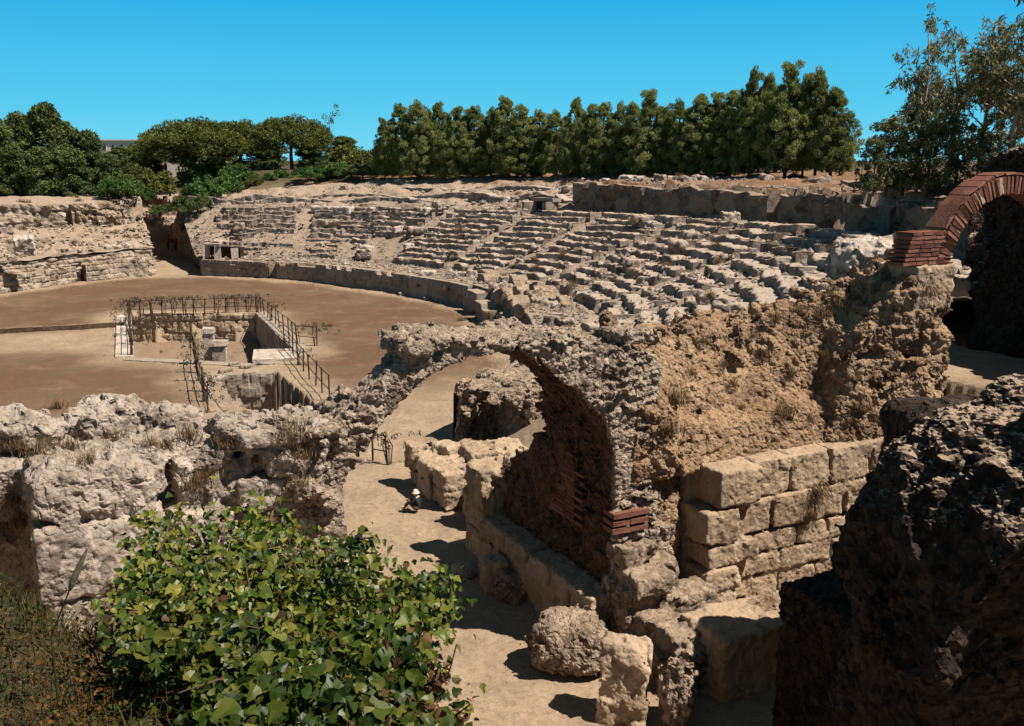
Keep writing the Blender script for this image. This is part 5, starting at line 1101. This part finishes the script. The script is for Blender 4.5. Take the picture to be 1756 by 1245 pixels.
for u, vb, vt, Y, w, m, lab in ((528, 304, 283, 130, 1.5, None, 'low bush on the terrace edge below the round umbrella pine'), (556, 303, 276, 134, 1.5, 'darkleaf', 'dark bush on the terrace edge right of the umbrella pine'), (590, 302, 274, 132, 1.5, None, 'green bush on the terrace edge between umbrella pine and pine row'), (622, 300, 276, 130, 1.4, 'darkleaf', 'dark bush on the terrace edge before the first pine'), (478, 310, 290, 134, 1.4, None, 'low bush on the terrace edge behind the agaves'), (245, 335, 274, 125, 1.0, 'yellowleaf', 'round light green bush left of the garden path'), (205, 340, 295, 112, 1.0, None, 'green bush behind the broken buttress'), (238, 345, 312, 116, 1.0, None, 'small dark bush above the far passage'), (352, 345, 300, 122, 1.0, None, 'bright green bush right of the garden path'), (382, 335, 292, 126, 1.0, None, 'tall green bush behind the bright one'), (412, 325, 280, 135, 1.1, None, 'green bush under the umbrella pines'), (435, 318, 298, 132, .9, 'yellowleaf', 'small yellow bush on the edge of the terrace'), (350, 312, 262, 150, 1.0, None, 'green bush hiding part of the pale house'), (312, 362, 334, 112, 1.0, 'darkleaf', 'dark low hedge on top of the passage bridge'), (338, 358, 332, 113, 1.1, 'darkleaf', 'dark hedge bush right of the passage bridge'), (272, 366, 348, 113, .9, 'darkleaf', 'dark hedge bush left of the passage bridge'), (605, 302, 246, 150, 1.3, 'yellowleaf', 'yellowish bush left of the pine row'), (632, 300, 248, 146, 1.2, 'yellowleaf', 'yellow green bush touching the first pine'), (575, 303, 262, 150, 1.3, None, 'green bush right of the round umbrella pine'), (545, 305, 270, 146, 1.2, None, 'low green bush beside the umbrella pine trunk'), (465, 308, 275, 146, 1.2, 'darkleaf', 'dark bush left of the umbrella pine trunk'), (525, 308, 280, 144, 1.1, 'darkleaf', 'dark bush right of the umbrella pine trunk')):
    tree('bush', u, vb, vt, Y, lab, None, w, m)
for u, vb, vt, Y, w, lab in ((1573, 296, 32, 60, .8, 'tall thin eucalyptus with a bare forked top, leftmost of its group'), (1632, 296, 62, 62, 1.0, 'eucalyptus with hanging leaves, second of its group'), (1678, 296, 30, 60, 1.05, 'tall eucalyptus with a rounded drooping crown'), (1735, 298, -30, 56, 1.05, 'highest eucalyptus, cut by the top right corner'), (1600, 296, 95, 66, .9, 'slender eucalyptus behind the leftmost one'), (1710, 296, 70, 66, 1.1, 'eucalyptus behind the drooping one'), (1765, 298, 60, 58, 1.1, 'eucalyptus at the right edge of the photo')):
    tree('eucalyptus', u, vb, vt, Y, lab, 'eucalyptus trees', w, None, 10.0)
for u, vt, Y, w, lab in ((1520, 190, 58, 1.0, 'dark bushy tree with a spiky outline, left end of the right-hand trees'), (1550, 185, 60, 1.0, 'dark bushy tree under the leftmost eucalyptus'), (1592, 200, 58, 1.0, 'dark bushy tree between two eucalyptus trunks'), (1640, 190, 58, 1.0, 'dark bushy tree under the second eucalyptus'), (1682, 215, 60, 1.0, 'dark bushy tree under the drooping eucalyptus'), (1735, 222, 56, 1.0, 'dark bushy tree above the brick arch'), (1500, 225, 57, .8, 'low dark tree beside the sky gap')):
    tree('darkbushy', u, 296, vt, Y, lab, None, w, None, 10.0)
# the thin sapling top left of the pine row
p = at(574, 300, 165); zt = at(574, 178, 165)[2]; sp_ = empty('sapling', (p[0], p[1], H1(p[0], p[1]))); tag(sp_, 'thin bare sapling rising above the umbrella pine with a few leaf tufts', 'tree')
b = MB(); z0 = H1(p[0], p[1]); b.tube([(p[0], p[1], z0), (p[0] - .6, p[1], zt - 3), (p[0] + .4, p[1], zt - .6)], [.09, .04, .012], 5); b.obj('trunk', MT['bark'], sp_)
C = np.array([at(u, v, 165) for u, v in ((577, 183), (580, 194), (570, 197), (562, 206), (568, 208), (556, 200))]); V, Q = leafcloud(C, np.full(6, .55), 230, .34, .4, .2, 77); mobj('crown', V, Q, MT['darkleaf'], sp_)
# agaves on the terrace edge
MT['agave'] = plain('agave_leaf', (.28, .36, .30), .6, .25, 4)
for i, (u, v, Y) in enumerate(((322, 330, 128), (335, 318, 132), (458, 304, 138), (472, 303, 138), (486, 303, 138), (498, 306, 137))):
    p = at(u, v, Y); z = p[2] - .6; b = MB(); r = np.random.default_rng(i)
    for q in range(16):
        a = q * 2.4; e = .25 + .7 * r.random(); l_ = .95; b.tube([(p[0], p[1], z), (p[0] + math.cos(a) * l_ * .5 * math.cos(e), p[1] + math.sin(a) * l_ * .5 * math.cos(e), z + l_ * .6 * math.sin(e) + .12), (p[0] + math.cos(a) * l_ * math.cos(e), p[1] + math.sin(a) * l_ * math.cos(e), z + l_ * 1.1 * math.sin(e))], [.08, .07, .008], 5)
    tag(b.obj('agave', MT['agave']), 'spiky grey green agave ' + ('beside the garden path' if i < 2 else 'in the row under the umbrella pine'), 'agave', 'agaves by the path' if i < 2 else 'agaves under the umbrella pine')
# buildings glimpsed between the trees
MT['wallpale'] = plain('cream_plaster', (.66, .58, .46), .9, .1, 2); MT['wallwhite'] = plain('white_plaster', (.75, .72, .66), .9, .08, 2); MT['rooftile'] = plain('roof_tile', (.36, .20, .13), .85, .25, 6); MT['glass'] = plain('dark_window_glass', (.03, .035, .04), .2, .1, 2, .5)
def house(name, u0, u1, vt, vb, Y, mat, label, nwin, depth=6, roof=.4):
    a, b_ = at(u0, vb, Y), at(u1, vt, Y); x0, x1 = a[0], b_[0]; zb = min(a[2], H1(a[0], Y)) - .3; zt = b_[2]; root = empty(name, ((x0 + x1) / 2, Y, zb)); tag(root, label, 'house')
    m = MB(); m.box(((x0 + x1) / 2, Y + depth / 2, (zb + zt) / 2), ((x1 - x0) / 2, depth / 2, (zt - zb) / 2)); m.obj('wall', MT[mat], root)
    m = MB(); m.box(((x0 + x1) / 2, Y + depth / 2, zt + roof / 2), ((x1 - x0) / 2 + .3, depth / 2 + .3, roof / 2)); m.obj('roof', MT['rooftile' if roof > .3 else mat], root)
    for i in range(nwin):
        x = x0 + (x1 - x0) * (i + .5) / nwin; z = zt - 1.5; m = MB(); m.box((x, Y - .02, z), (.45, .06, .65)); w_ = m.obj('window', MT['wallwhite'], root); m = MB(); m.box((x, Y - .06, z), (.36, .05, .55)); m.obj('pane', MT['glass'], w_)
house('garden_house', 280, 372, 250, 305, 182, 'wallpale', 'cream house glimpsed behind the trunk of the broad umbrella pine', 4)
house('distant_house', 176, 246, 241, 300, 240, 'wallpale', 'distant pale flat-roofed house above the bushes on the left', 5, roof=.25)
house('white_house', 1352, 1412, 252, 300, 175, 'wallwhite', 'white house glimpsed between the trunks of the tallest pines', 3)
house('low_shed', 900, 975, 283, 300, 190, 'wallwhite', 'long low white shed seen under the pine branches', 5, roof=.2)
house('far_house', 1150, 1200, 276, 300, 190, 'wallwhite', 'low white building seen between pine trunks near the row centre', 3, roof=.2)
# thin wire fence in the sky gap
root = empty('wire_fence', (*at(1470, 290, 95)[:2], 10.3)); tag(root, 'thin wire fence on the skyline in the gap between the trees', 'fence'); pts = []
for u in np.linspace(1445, 1512, 7):
    p = at(u, 290, 95); b = MB(); b.tube([(p[0], p[1], 10.1), (p[0], p[1], 11.75)], .035, 5); b.obj('post', MT['iron'], root); pts.append(p)
for z in (10.9, 11.3, 11.7): b = MB(); b.tube([(p[0], p[1], z) for p in pts], .018, 4); b.obj('wire', MT['iron'], root)
# ------------------------------------------------------------------ foreground: ivy, grass, twigs; dry tufts on the ruins
MT['ivy'] = leafmat('ivy_leaf', [(.018, .036, .005), (.040, .068, .008), (.080, .115, .013), (.15, .17, .022), (.25, .22, .04)], .42, .3, .22, .9)
MT['ivyred'] = leafmat('withered_leaf', [(.05, .03, .015), (.11, .05, .02), (.16, .07, .035)], .6, .2, .2, 1.5)
MT['grassdry'] = leafmat('dry_grass_blade', [(.07, .035, .012), (.13, .06, .018), (.17, .10, .03), (.06, .06, .018)], .8, .3, .1, 1.6)
MT['grassgreen'] = leafmat('green_grass_blade', [(.015, .026, .007), (.03, .048, .011), (.06, .075, .018), (.11, .09, .025)], .7, .3, .15, 1.2)
MT['rust'] = leafmat('rusty_weed', [(.09, .035, .010), (.17, .065, .015), (.24, .11, .03)], .8, .3, .1, 2.0); MT['grasspale'] = plain('pale_grass_spike', (.16, .15, .09), .8, .3, 40); MT['tuft'] = leafmat('dry_tuft_blade', [(.10, .055, .025), (.18, .11, .05), (.24, .16, .08), (.30, .22, .12)], .85, .2, .1, 3)
LEAF = np.array([(0, 0, 0), (-.30, .05, .03), (-.52, .30, .09), (-.30, .52, .05), (-.22, .80, .03), (0, 1.05, -.06), (.22, .80, .03), (.30, .52, .05), (.52, .30, .09), (.30, .05, .03), (0, .45, -.035)], float)
LF = [(10, 0, 1), (10, 1, 2), (10, 2, 3), (10, 3, 4), (10, 4, 5), (10, 5, 6), (10, 6, 7), (10, 7, 8), (10, 8, 9), (10, 9, 0)]
def leaves(P, Nn, size, r, spin=3.1):
    """ivy leaves at points P facing Nn, blade hanging a little downwards"""
    n = len(P); Nn = Nn / np.linalg.norm(Nn, axis=1)[:, None]; dn = np.array([0, 0, -1.0]) + r.standard_normal((n, 3)) * .75
    t = dn - (dn * Nn).sum(1)[:, None] * Nn; t /= np.linalg.norm(t, axis=1)[:, None] + 1e-9; b = np.cross(t, Nn); s = size[:, None, None]
    shp = LEAF[None] * (1 + .18 * r.standard_normal((n, 1, 3))); shp[..., 2] *= r.uniform(.4, 2.2, (n, 1)); shp[:, :, 2] -= .22 * (shp[:, :, 1] ** 2) * r.uniform(-.3, 1.4, (n, 1))
    V = P[:, None] + s * (shp[..., :1] * b[:, None] + shp[..., 1:2] * t[:, None] + shp[..., 2:] * Nn[:, None]); m = len(LEAF)
    Fc = (np.array(LF)[None] + (np.arange(n) * m)[:, None, None]).reshape(-1, 3); return V.reshape(-1, 3), Fc
r = np.random.default_rng(99)
OUT = np.array([(205, 1110), (190, 1060), (215, 985), (222, 920), (250, 878), (300, 862), (352, 872), (400, 852), (450, 868), (505, 884), (530, 925), (575, 955), (585, 930), (625, 925), (655, 950), (690, 985), (742, 985), (772, 1000), (752, 1050), (728, 1085), (735, 1140), (722, 1180), (770, 1210), (808, 1260), (330, 1290), (330, 1150)], float)
def inpoly(x, y, P):
    ins = np.zeros(x.shape, bool)
    for i in range(len(P)):
        a = P[i]; b = P[(i + 1) % len(P)]; c = (a[1] > y) != (b[1] > y); ins ^= c & (x < (b[0] - a[0]) * (y - a[1]) / (b[1] - a[1] + 1e-12) + a[0])
    return ins
def ivy_points(n, spread):
    u = r.uniform(180, 815, n * 3); v = r.uniform(845, 1300, n * 3); k = inpoly(u, v, OUT); u, v = u[k][:n], v[k][:n]
    Y = np.interp(v, [850, 1000, 1120, 1300], [7.1, 5.6, 4.7, 3.9]) + np.clip((u - 640) / 130, 0, 1) * .25
    lump = .22 * n2(u / 60, v / 45, 1.0, 701, 3)
    P = np.array([at(a, b, c) for a, b, c in zip(u, v, Y + lump)]); return u, v, P + r.standard_normal((len(P), 3)) * spread
ivy = empty('ivy_bush', (-1.6, 5.5, 9.0)); tag(ivy, 'large glossy green ivy bush spilling over the near bank', 'ivy bush')
u, v, P = ivy_points(5600, .05); gp = n2(u / 34, v / 28, 1.0, 733, 3) > -.42; u, v, P = u[gp], v[gp], P[gp]; Nn = np.array([.35, -.55, .75]) + r.standard_normal((len(P), 3)) * .55
k = np.random.default_rng(3).random(len(P)); red = (k < .05 + .35 * sstep(1150, 1235, v) * sstep(600, 760, u)) 
sz = r.uniform(.030, .075, len(P)) * np.interp(v, [860, 1000, 1245], [.85, .95, 1.25]); sz[r.random(len(P)) < .06] *= 1.5
V, Fc = leaves(P[~red], Nn[~red], sz[~red], r); mobj('foliage', V, Fc, MT['ivy'], ivy)
V, Fc = leaves(P[red], Nn[red], sz[red] * .8, r); mobj('withered_foliage', V, Fc, MT['ivyred'], ivy)
u, v, P = ivy_points(4200, .10); P[:, 2] -= r.uniform(.08, .45, len(P)); P[:, 1] += r.uniform(0, .25, len(P)); Nn = np.array([.2, -.4, .8]) + r.standard_normal((len(P), 3)) * .6
V, Fc = leaves(P, Nn, r.uniform(.03, .06, len(P)), r); mobj('inner_foliage', V, Fc, MT['ivy'], ivy)
b = MB()
for q in range(26):
    u0, v0, p = ivy_points(30, .0); kk = int(np.argmin(np.abs(u0 - 440))); p = p[kk if q % 2 else (kk + 0)] if u0[0] > 640 else p[0]; d = r.standard_normal(3) * np.array([.12, .12, .10]); b.tube([p - d - (0, 0, .12), p, p + d * .9 + (0, 0, .03)], [.008, .006, .003], 5)
b.obj('stem', MT['bark'], ivy)['kind'] = 'stuff'
# long sprays reaching out on the right of the bush
for i, (pts, lab) in enumerate(((((690, 1010), (735, 990), (772, 1003), (760, 1060)), 'ivy spray arching out over the shaded path'), (((580, 960), (600, 928), (640, 922)), 'ivy spray on top of the bush in front of the left pier'), (((720, 1090), (745, 1050), (757, 1075)), 'short ivy spray at the right side of the bush'))):
    Q = np.array([at(u, v, 5.5) for u, v in pts]); sp_ = empty('ivy_spray', Q[0]); tag(sp_, lab, 'ivy spray'); b = MB(); b.tube(crm(Q, 12), .006, 5); b.obj('stem', MT['bark'], sp_)
    C = crm(Q, 60) + r.standard_normal((60, 3)) * .05; V, Fc = leaves(C, np.array([.4, -.5, .7]) + r.standard_normal((60, 3)) * .5, r.uniform(.03, .06, 60), r); mobj('foliage', V, Fc, MT['ivy'], sp_)
for pts, lab, mat, n in ((((735, 1180), (750, 1150), (765, 1165), (783, 1105)), 'bare twig with hanging withered leaves beside the path', 'ivyred', 75), (((770, 1235), (790, 1220), (806, 1208)), 'small withered twig at the bottom edge', 'ivyred', 34)):
    Q = np.array([at(u, v, 4.6) for u, v in pts]); sp_ = empty('withered_twig', Q[0]); tag(sp_, lab, 'twig'); b = MB(); b.tube(crm(Q, 12), [.007] * 6 + [.004] * 6, 5); b.obj('stem', MT['bark'], sp_)
    C = crm(Q[:3], n) + r.standard_normal((n, 3)) * np.array([.035, .05, .045]) + (0, 0, -.02); V, Fc = leaves(C, r.standard_normal((n, 3)), r.uniform(.02, .042, n), r); mobj('leaves', V, Fc, MT[mat], sp_)
# grass and weeds at the lower left
def blades(P, h, w, lean, r, segs=4):
    n = len(P); a = r.uniform(0, 6.28, n); d = np.stack([np.cos(a), np.sin(a), np.zeros(n)], 1); side = np.stack([-np.sin(a), np.cos(a), np.zeros(n)], 1); L_ = lean * r.uniform(.2, 1.3, n); V = []
    for q in range(segs + 1):
        t = q / segs; c = P + np.array([0, 0, 1])[None] * (h * t * (1 - .25 * t * L_))[:, None] + d * (h * L_ * t * t * .8)[:, None]; ww = (w * (1 - t) ** .7 + .0006)[:, None]; V += [c - side * ww, c + side * ww]
    V = np.stack(V, 1); m = 2 * (segs + 1); fq = np.array([(2 * q, 2 * q + 1, 2 * q + 3, 2 * q + 2) for q in range(segs)]); return V.reshape(-1, 3), (fq[None] + (np.arange(n) * m)[:, None, None]).reshape(-1, 4)
def bankpts(n, x0, x1, y0, y1, f):
    x = r.uniform(x0, x1, n * 3); y = r.uniform(y0, y1, n * 3); k = r.random(n * 3) < f(x, y); x, y = x[k][:n], y[k][:n]; z = Hgt(x, y, False); return np.stack([x, y, z - .02], 1)
fm = lambda x, y: sstep(-.5, .5, n2(x, y, .8, 711)) * .9 + .1
P = bankpts(15000, -5.5, -1.0, 2.6, 7.2, lambda x, y: 1 - fm(x, y) * .6); V, Fc = blades(P, r.uniform(.06, .26, len(P)), r.uniform(.003, .007, len(P)), 1.0, r); tag(mobj('green_grass', V, Fc, MT['grassgreen']), 'green grass covering the near bank at the lower left', 'grass', kind='stuff')
P = bankpts(11000, -5.5, -1.2, 2.6, 7.0, fm); V, Fc = blades(P, r.uniform(.06, .26, len(P)), r.uniform(.002, .005, len(P)), 1.1, r); tag(mobj('dry_grass', V, Fc, MT['grassdry']), 'rusty dry grass mixed into the near bank', 'grass', kind='stuff')
P = bankpts(14000, -5.5, -1.2, 2.6, 7.0, lambda x, y: .7 + 0 * x); P[:, 2] += r.uniform(.02, .26, len(P)); V, Fc = leaves(P, r.standard_normal((len(P), 3)) + np.array([0, -.3, .8]), r.uniform(.012, .03, len(P)), r); tag(mobj('low_weeds', V, Fc, MT['grassgreen']), 'small leafed weeds between the grass of the near bank', 'weeds', kind='stuff')
q = [at(u, v, 4.6) for u, v in ((88, 1090), (108, 1040), (130, 985), (150, 940))]
P = bankpts(9000, -5.5, -1.2, 2.6, 6.8, lambda x, y: sstep(.0, .5, n2(x, y, .55, 719))); P[:, 2] += r.uniform(.03, .30, len(P)); V, Fc = leaves(P, r.standard_normal((len(P), 3)) + np.array([0, -.3, .6]), r.uniform(.010, .024, len(P)), r); tag(mobj('rusty_weeds', V, Fc, MT['rust']), 'rust brown withered weeds in patches of the near bank', 'weeds', kind='stuff')
st = empty('grass_stalk', q[0] - (0, 0, .4)); tag(st, 'tall pale grass stalk with a soft spike in front of the cut block', 'grass stalk'); b = MB(); b.tube([q[0] - (0, 0, .45)] + q[:3], [.006, .005, .004, .004], 6); b.obj('stem', MT['grassgreen'], st); b = MB(); b.tube(crm([q[1] + (q[2] - q[1]) * .5, q[2], q[3]], 8), [.006, .013, .017, .018, .016, .013, .009, .003], 8); b.obj('spike', MT['grasspale'], st)
q = [at(u, v, 5.6) for u, v in ((272, 950), (285, 915), (293, 885))]; b = MB(); b.tube(q, [.008, .006, .003], 5); tag(b.obj('bare_twig', plain('pinkish_twig', (.30, .17, .11))), 'bare reddish twig sticking out of the ivy top', 'twig')
# dry tufts and shrubs, dropped onto the ruins where the photo shows them
bpy.context.view_layer.update(); DG = bpy.context.evaluated_depsgraph_get()
def drop(u, v):
    d = ray(u, v); d = d / np.linalg.norm(d); ok, loc, nor, ix, ob, mtx = SC.ray_cast(DG, Vector((0, 0, CH)) + Vector(d) * 8.5, Vector(d)); return np.array(loc) if ok else None
tp = []
for s_ in range(4):
    rr = np.random.default_rng(800 + s_); n = 130; P = rr.normal(size=(n, 3)) * np.array([.13, .13, 0]); V, Fc = blades(P, rr.uniform(.15, .55, n), rr.uniform(.004, .010, n), 1.1, rr, 3); tp.append(mesh('dry_tuft', V, Fc, MT['tuft']))
TU = [(1150, 690, 1.5, 'tall dry tuft at the edge of the arch rubble'), (1145, 740, 1.3, 'dry tuft below the tall one beside the arch'), (1255, 660, .9, 0), (1345, 712, 1.2, 'reddish dry tuft in the hollow of the mound'), (1385, 720, .8, 0), (1310, 610, .9, 0), (1240, 625, .7, 0), (1410, 540, 1.0, 0), (1370, 535, .9, 0), (1330, 548, .9, 0), (1440, 520, 1.0, 0), (1480, 700, 1.0, 0), (1500, 720, .9, 0), (1470, 650, .7, 0), (1290, 575, .7, 0), (1205, 585, .6, 0), (1360, 640, .8, 0), (1420, 610, .7, 0), (1590, 505, 1.2, 'reddish dry shrub under the stone pier of the brick arch'), (1425, 500, .8, 0), (1275, 700, .6, 0), (1185, 640, .6, 0), (1560, 640, .7, 0),
      (1400, 835, 1.3, 'dry hanging tuft on the face of the ashlar wall'), (1385, 880, 1.0, 'dry hanging tuft low on the ashlar wall')]
TL = [(95, 700, 1.6, 'dry brown shrub between two pale rocks on the left wall'), (325, 752, 1.0, 0), (258, 765, .8, 0), (290, 768, .8, 0), (385, 760, .9, 0), (120, 770, .9, 0), (60, 780, 1.0, 0), (500, 750, 1.3, 'dry brown shrub at the right end of the left wall top'), (515, 780, 1.1, 0), (335, 830, 1.0, 0), (350, 815, .8, 0), (30, 760, .9, 0), (20, 860, 1.1, 0), (35, 900, 1.2, 0), (515, 830, .7, 0), (200, 755, .7, 0), (440, 790, .6, 0), (150, 790, .7, 0)]
for lst, dlab, grp in ((TU, 'small dry brown tuft on the ochre mound', 'dry tufts on the mound'), (TL, 'small dry brown tuft on the grey left wall', 'dry tufts on the left wall')):
    for i, (u, v, s_, lab) in enumerate(lst):
        p = drop(u, v)
        if p is None: continue
        o = link('dry_tuft', tp[i % 4], None, p - (0, 0, .04)); o.scale = (s_,) * 3; o.rotation_euler = (0, 0, i * 1.7); tag(o, lab or dlab, 'dry tuft', grp)
        if 'hanging' in str(lab): o.rotation_euler = (2.2, 0, fz)
for i in range(75):
    u, v = r2.uniform(560, 1560), r2.uniform(300, 560); p = drop(u, v)
    if p is None or p[1] < 40: continue
    o = link('dry_tuft', tp[i % 4], None, p - (0, 0, .05)); s_ = r2.uniform(.8, 1.7); o.scale = (s_, s_, s_ * .7); o.rotation_euler = (0, 0, i); tag(o, 'small dry tuft growing between the ancient seat rows', 'dry tuft', 'dry tufts among the seats')

TT = [(int(r2.uniform(5, 250)), int(r2.uniform(345, 418))) for _ in range(34)]
for i, (u, v) in enumerate(TT):
    p = drop(u, v)
    if p is None or p[1] < 60: continue
    o = link('dry_tuft', tp[i % 4], None, p - (0, 0, .05)); s_ = r2.uniform(.9, 2.0); o.scale = (s_, s_, s_ * .7); o.rotation_euler = (0, 0, i); tag(o, 'small dry tuft on the earthy slope of the left tribune', 'dry tuft', 'dry tufts on the left tribune')
# pebbles and small rubble swept against the walls and over the path
def pebbles(P, sz, rr):
    n = len(P); O = np.array([(1, 0, 0), (-1, 0, 0), (0, 1, 0), (0, -1, 0), (0, 0, 1), (0, 0, -1)], float); Ft = np.array([(0, 2, 4), (2, 1, 4), (1, 3, 4), (3, 0, 4), (2, 0, 5), (1, 2, 5), (3, 1, 5), (0, 3, 5)])
    S = O[None] * (1 + .5 * rr.standard_normal((n, 6, 1)) * .6) * rr.uniform(.6, 1.2, (n, 1, 3)) * sz[:, None, None]; a = rr.uniform(0, 6.28, n); c, s = np.cos(a)[:, None], np.sin(a)[:, None]
    X = S[..., 0] * c - S[..., 1] * s; Yy = S[..., 0] * s + S[..., 1] * c; V = np.stack([X + P[:, None, 0], Yy + P[:, None, 1], S[..., 2] * .7 + P[:, None, 2]], -1); return V.reshape(-1, 3), (Ft[None] + (np.arange(n) * 6)[:, None, None]).reshape(-1, 3)
kk = r.uniform(-6.4, .2, 9000); aa = r.uniform(-8, 22, 9000); edge = np.minimum(np.abs(kk + 6.4), np.abs(kk + .5)); keep = r.random(9000) < (.12 + .88 * np.exp(-edge / .35)); kk, aa = kk[keep], aa[keep]
P = np.stack([P0[0] + F[0] * kk + A[0] * aa, P0[1] + F[1] * kk + A[1] * aa, np.zeros(len(kk))], 1); P[:, 2] = Hgt(P[:, 0], P[:, 1]); V, Fc = pebbles(P, r.uniform(.008, .05, len(P)) * (.6 + r.random(len(P)) ** 4 * 1.6), r); tag(mobj('path_gravel', V, Fc, MT['ashlar']), 'loose gravel and chips along the edges of the sandy path', 'gravel', kind='stuff')
s = r.uniform(0, RL, 2600); rr_ = -np.abs(r.normal(0, 1.2, 2600)) - .05; x, y = pl(s, rr_); s2 = r.uniform(0, 50, 1800); x2, y2 = pll(s2, -np.abs(r.normal(0, 1.2, 1800)) - .05); x, y = np.concatenate([x, x2]), np.concatenate([y, y2]); P = np.stack([x, y, Hgt(x, y)], 1)
V, Fc = pebbles(P, r.uniform(.02, .07, len(P)), r); tag(mobj('wall_foot_rubble', V, Fc, MT['ashlar']), 'small rubble fallen along the foot of the arena walls', 'rubble', kind='stuff')
s = r.uniform(0, RL, 14000); q_ = r.random(14000); rr_ = np.where(q_ < .55, R2(s) + 1.2 + r.random(14000) * 14, np.where(q_ < .75, .9 + r.random(14000) * 3.5, R1(s) + (R2(s) - R1(s)) * r.random(14000))); x, y = pl(s, rr_); kf = np.floor((rr_ - R1(s)) / (R2(s) - R1(s)) * NROW); zs = np.where(q_ < .75, basez(s, rr_) + .08, Z1(s) + (Z2(s) - Z1(s)) * kf / (NROW - 1) + .03); P = np.stack([x, y, zs], 1)
V, Fc = pebbles(P, r.uniform(.05, .26, len(P)) * (.5 + r.random(len(P)) ** 3), r); tag(mobj('slope_rubble', V, Fc, MT['seat']), 'small stones littering the slope above and below the seat rows', 'rubble', kind='stuff')
s = r.uniform(0, SEND, 2600); rr_ = r.uniform(2.4, 9, 2600); x, y = pll(s, rr_); P = np.stack([x, y, lz(s, rr_) + .06], 1); V, Fc = pebbles(P, r.uniform(.06, .28, len(P)), r); tag(mobj('tribune_rubble', V, Fc, MT['leftst']), 'small stones littering the slope of the left tribune', 'rubble', kind='stuff')
# ------------------------------------------------------------------ camera, sun, sky
cam = bpy.data.cameras.new('camera'); cam.sensor_width = 36; cam.sensor_fit = 'HORIZONTAL'; cam.lens = 36 * FPX / 1756; cam.clip_end = 6000; cam.clip_start = .1
co = bpy.data.objects.new('camera', cam); COL.objects.link(co); co.location = (0, 0, CH); co.rotation_euler = (math.pi / 2 - PIT, 0, 0); SC.camera = co
ELEV, AZ = math.radians(56), math.atan2(.955, -.295)      # azimuth from +Y towards +X
sd = Vector((math.cos(ELEV) * math.sin(AZ), math.cos(ELEV) * math.cos(AZ), math.sin(ELEV)))
sl = bpy.data.lights.new('sun', 'SUN'); sl.energy = 5.0; sl.angle = math.radians(.5); sl.color = (1, .92, .815)
so = bpy.data.objects.new('sun', sl); COL.objects.link(so); so.rotation_euler = (-sd).to_track_quat('-Z', 'Y').to_euler(); so.location = (60, -10, 80)
w = bpy.data.worlds.new('World'); SC.world = w; w.use_nodes = True; nt = w.node_tree; bg = nt.nodes['Background']
sky = nt.nodes.new('ShaderNodeTexSky'); sky.sky_type = 'NISHITA'; sky.sun_disc = False; sky.sun_elevation = ELEV; sky.sun_rotation = AZ; sky.altitude = 0; sky.air_density = 1.0; sky.dust_density = .3; sky.ozone_density = 1.5
tc = nt.nodes.new('ShaderNodeTexCoord'); sx = nt.nodes.new('ShaderNodeSeparateXYZ'); nt.links.new(tc.outputs['Generated'], sx.inputs[0])
rp = nt.nodes.new('ShaderNodeValToRGB'); nt.links.new(sx.outputs[2], rp.inputs[0]); e = rp.color_ramp.elements
for pos_, c_ in ((0.0, (2.6, 9.0, 11.6)), (.045, (1.3, 7.6, 11.0)), (.15, (.25, 5.4, 10.2)), (.32, (.7, 2.6, 4.2)), (.6, (.9, 1.6, 2.2))):
    x_ = e[0] if pos_ == 0 else (e[len(e) - 1] if pos_ == .6 else e.new(pos_)); x_.position = pos_; x_.color = (*[q_ / 12 for q_ in c_], 1)
mxs = nt.nodes.new('ShaderNodeMix'); mxs.data_type = 'RGBA'; mxs.inputs[0].default_value = .985
sc_ = nt.nodes.new('ShaderNodeVectorMath'); sc_.operation = 'SCALE'; sc_.inputs['Scale'].default_value = 12.0 * 1.0; nt.links.new(rp.outputs[0], sc_.inputs[0])
nt.links.new(sky.outputs[0], mxs.inputs[6]); nt.links.new(sc_.outputs[0], mxs.inputs[7]); nt.links.new(mxs.outputs[2], bg.inputs[0]); bg.inputs[1].default_value = .04 * 1.0
SC.view_settings.view_transform = 'Standard'; SC.view_settings.look = 'None'; SC.view_settings.exposure = 1.0; SC.view_settings.gamma = 1.0
SC.cycles.max_bounces = 4; SC.cycles.diffuse_bounces = 2; SC.cycles.transparent_max_bounces = 4
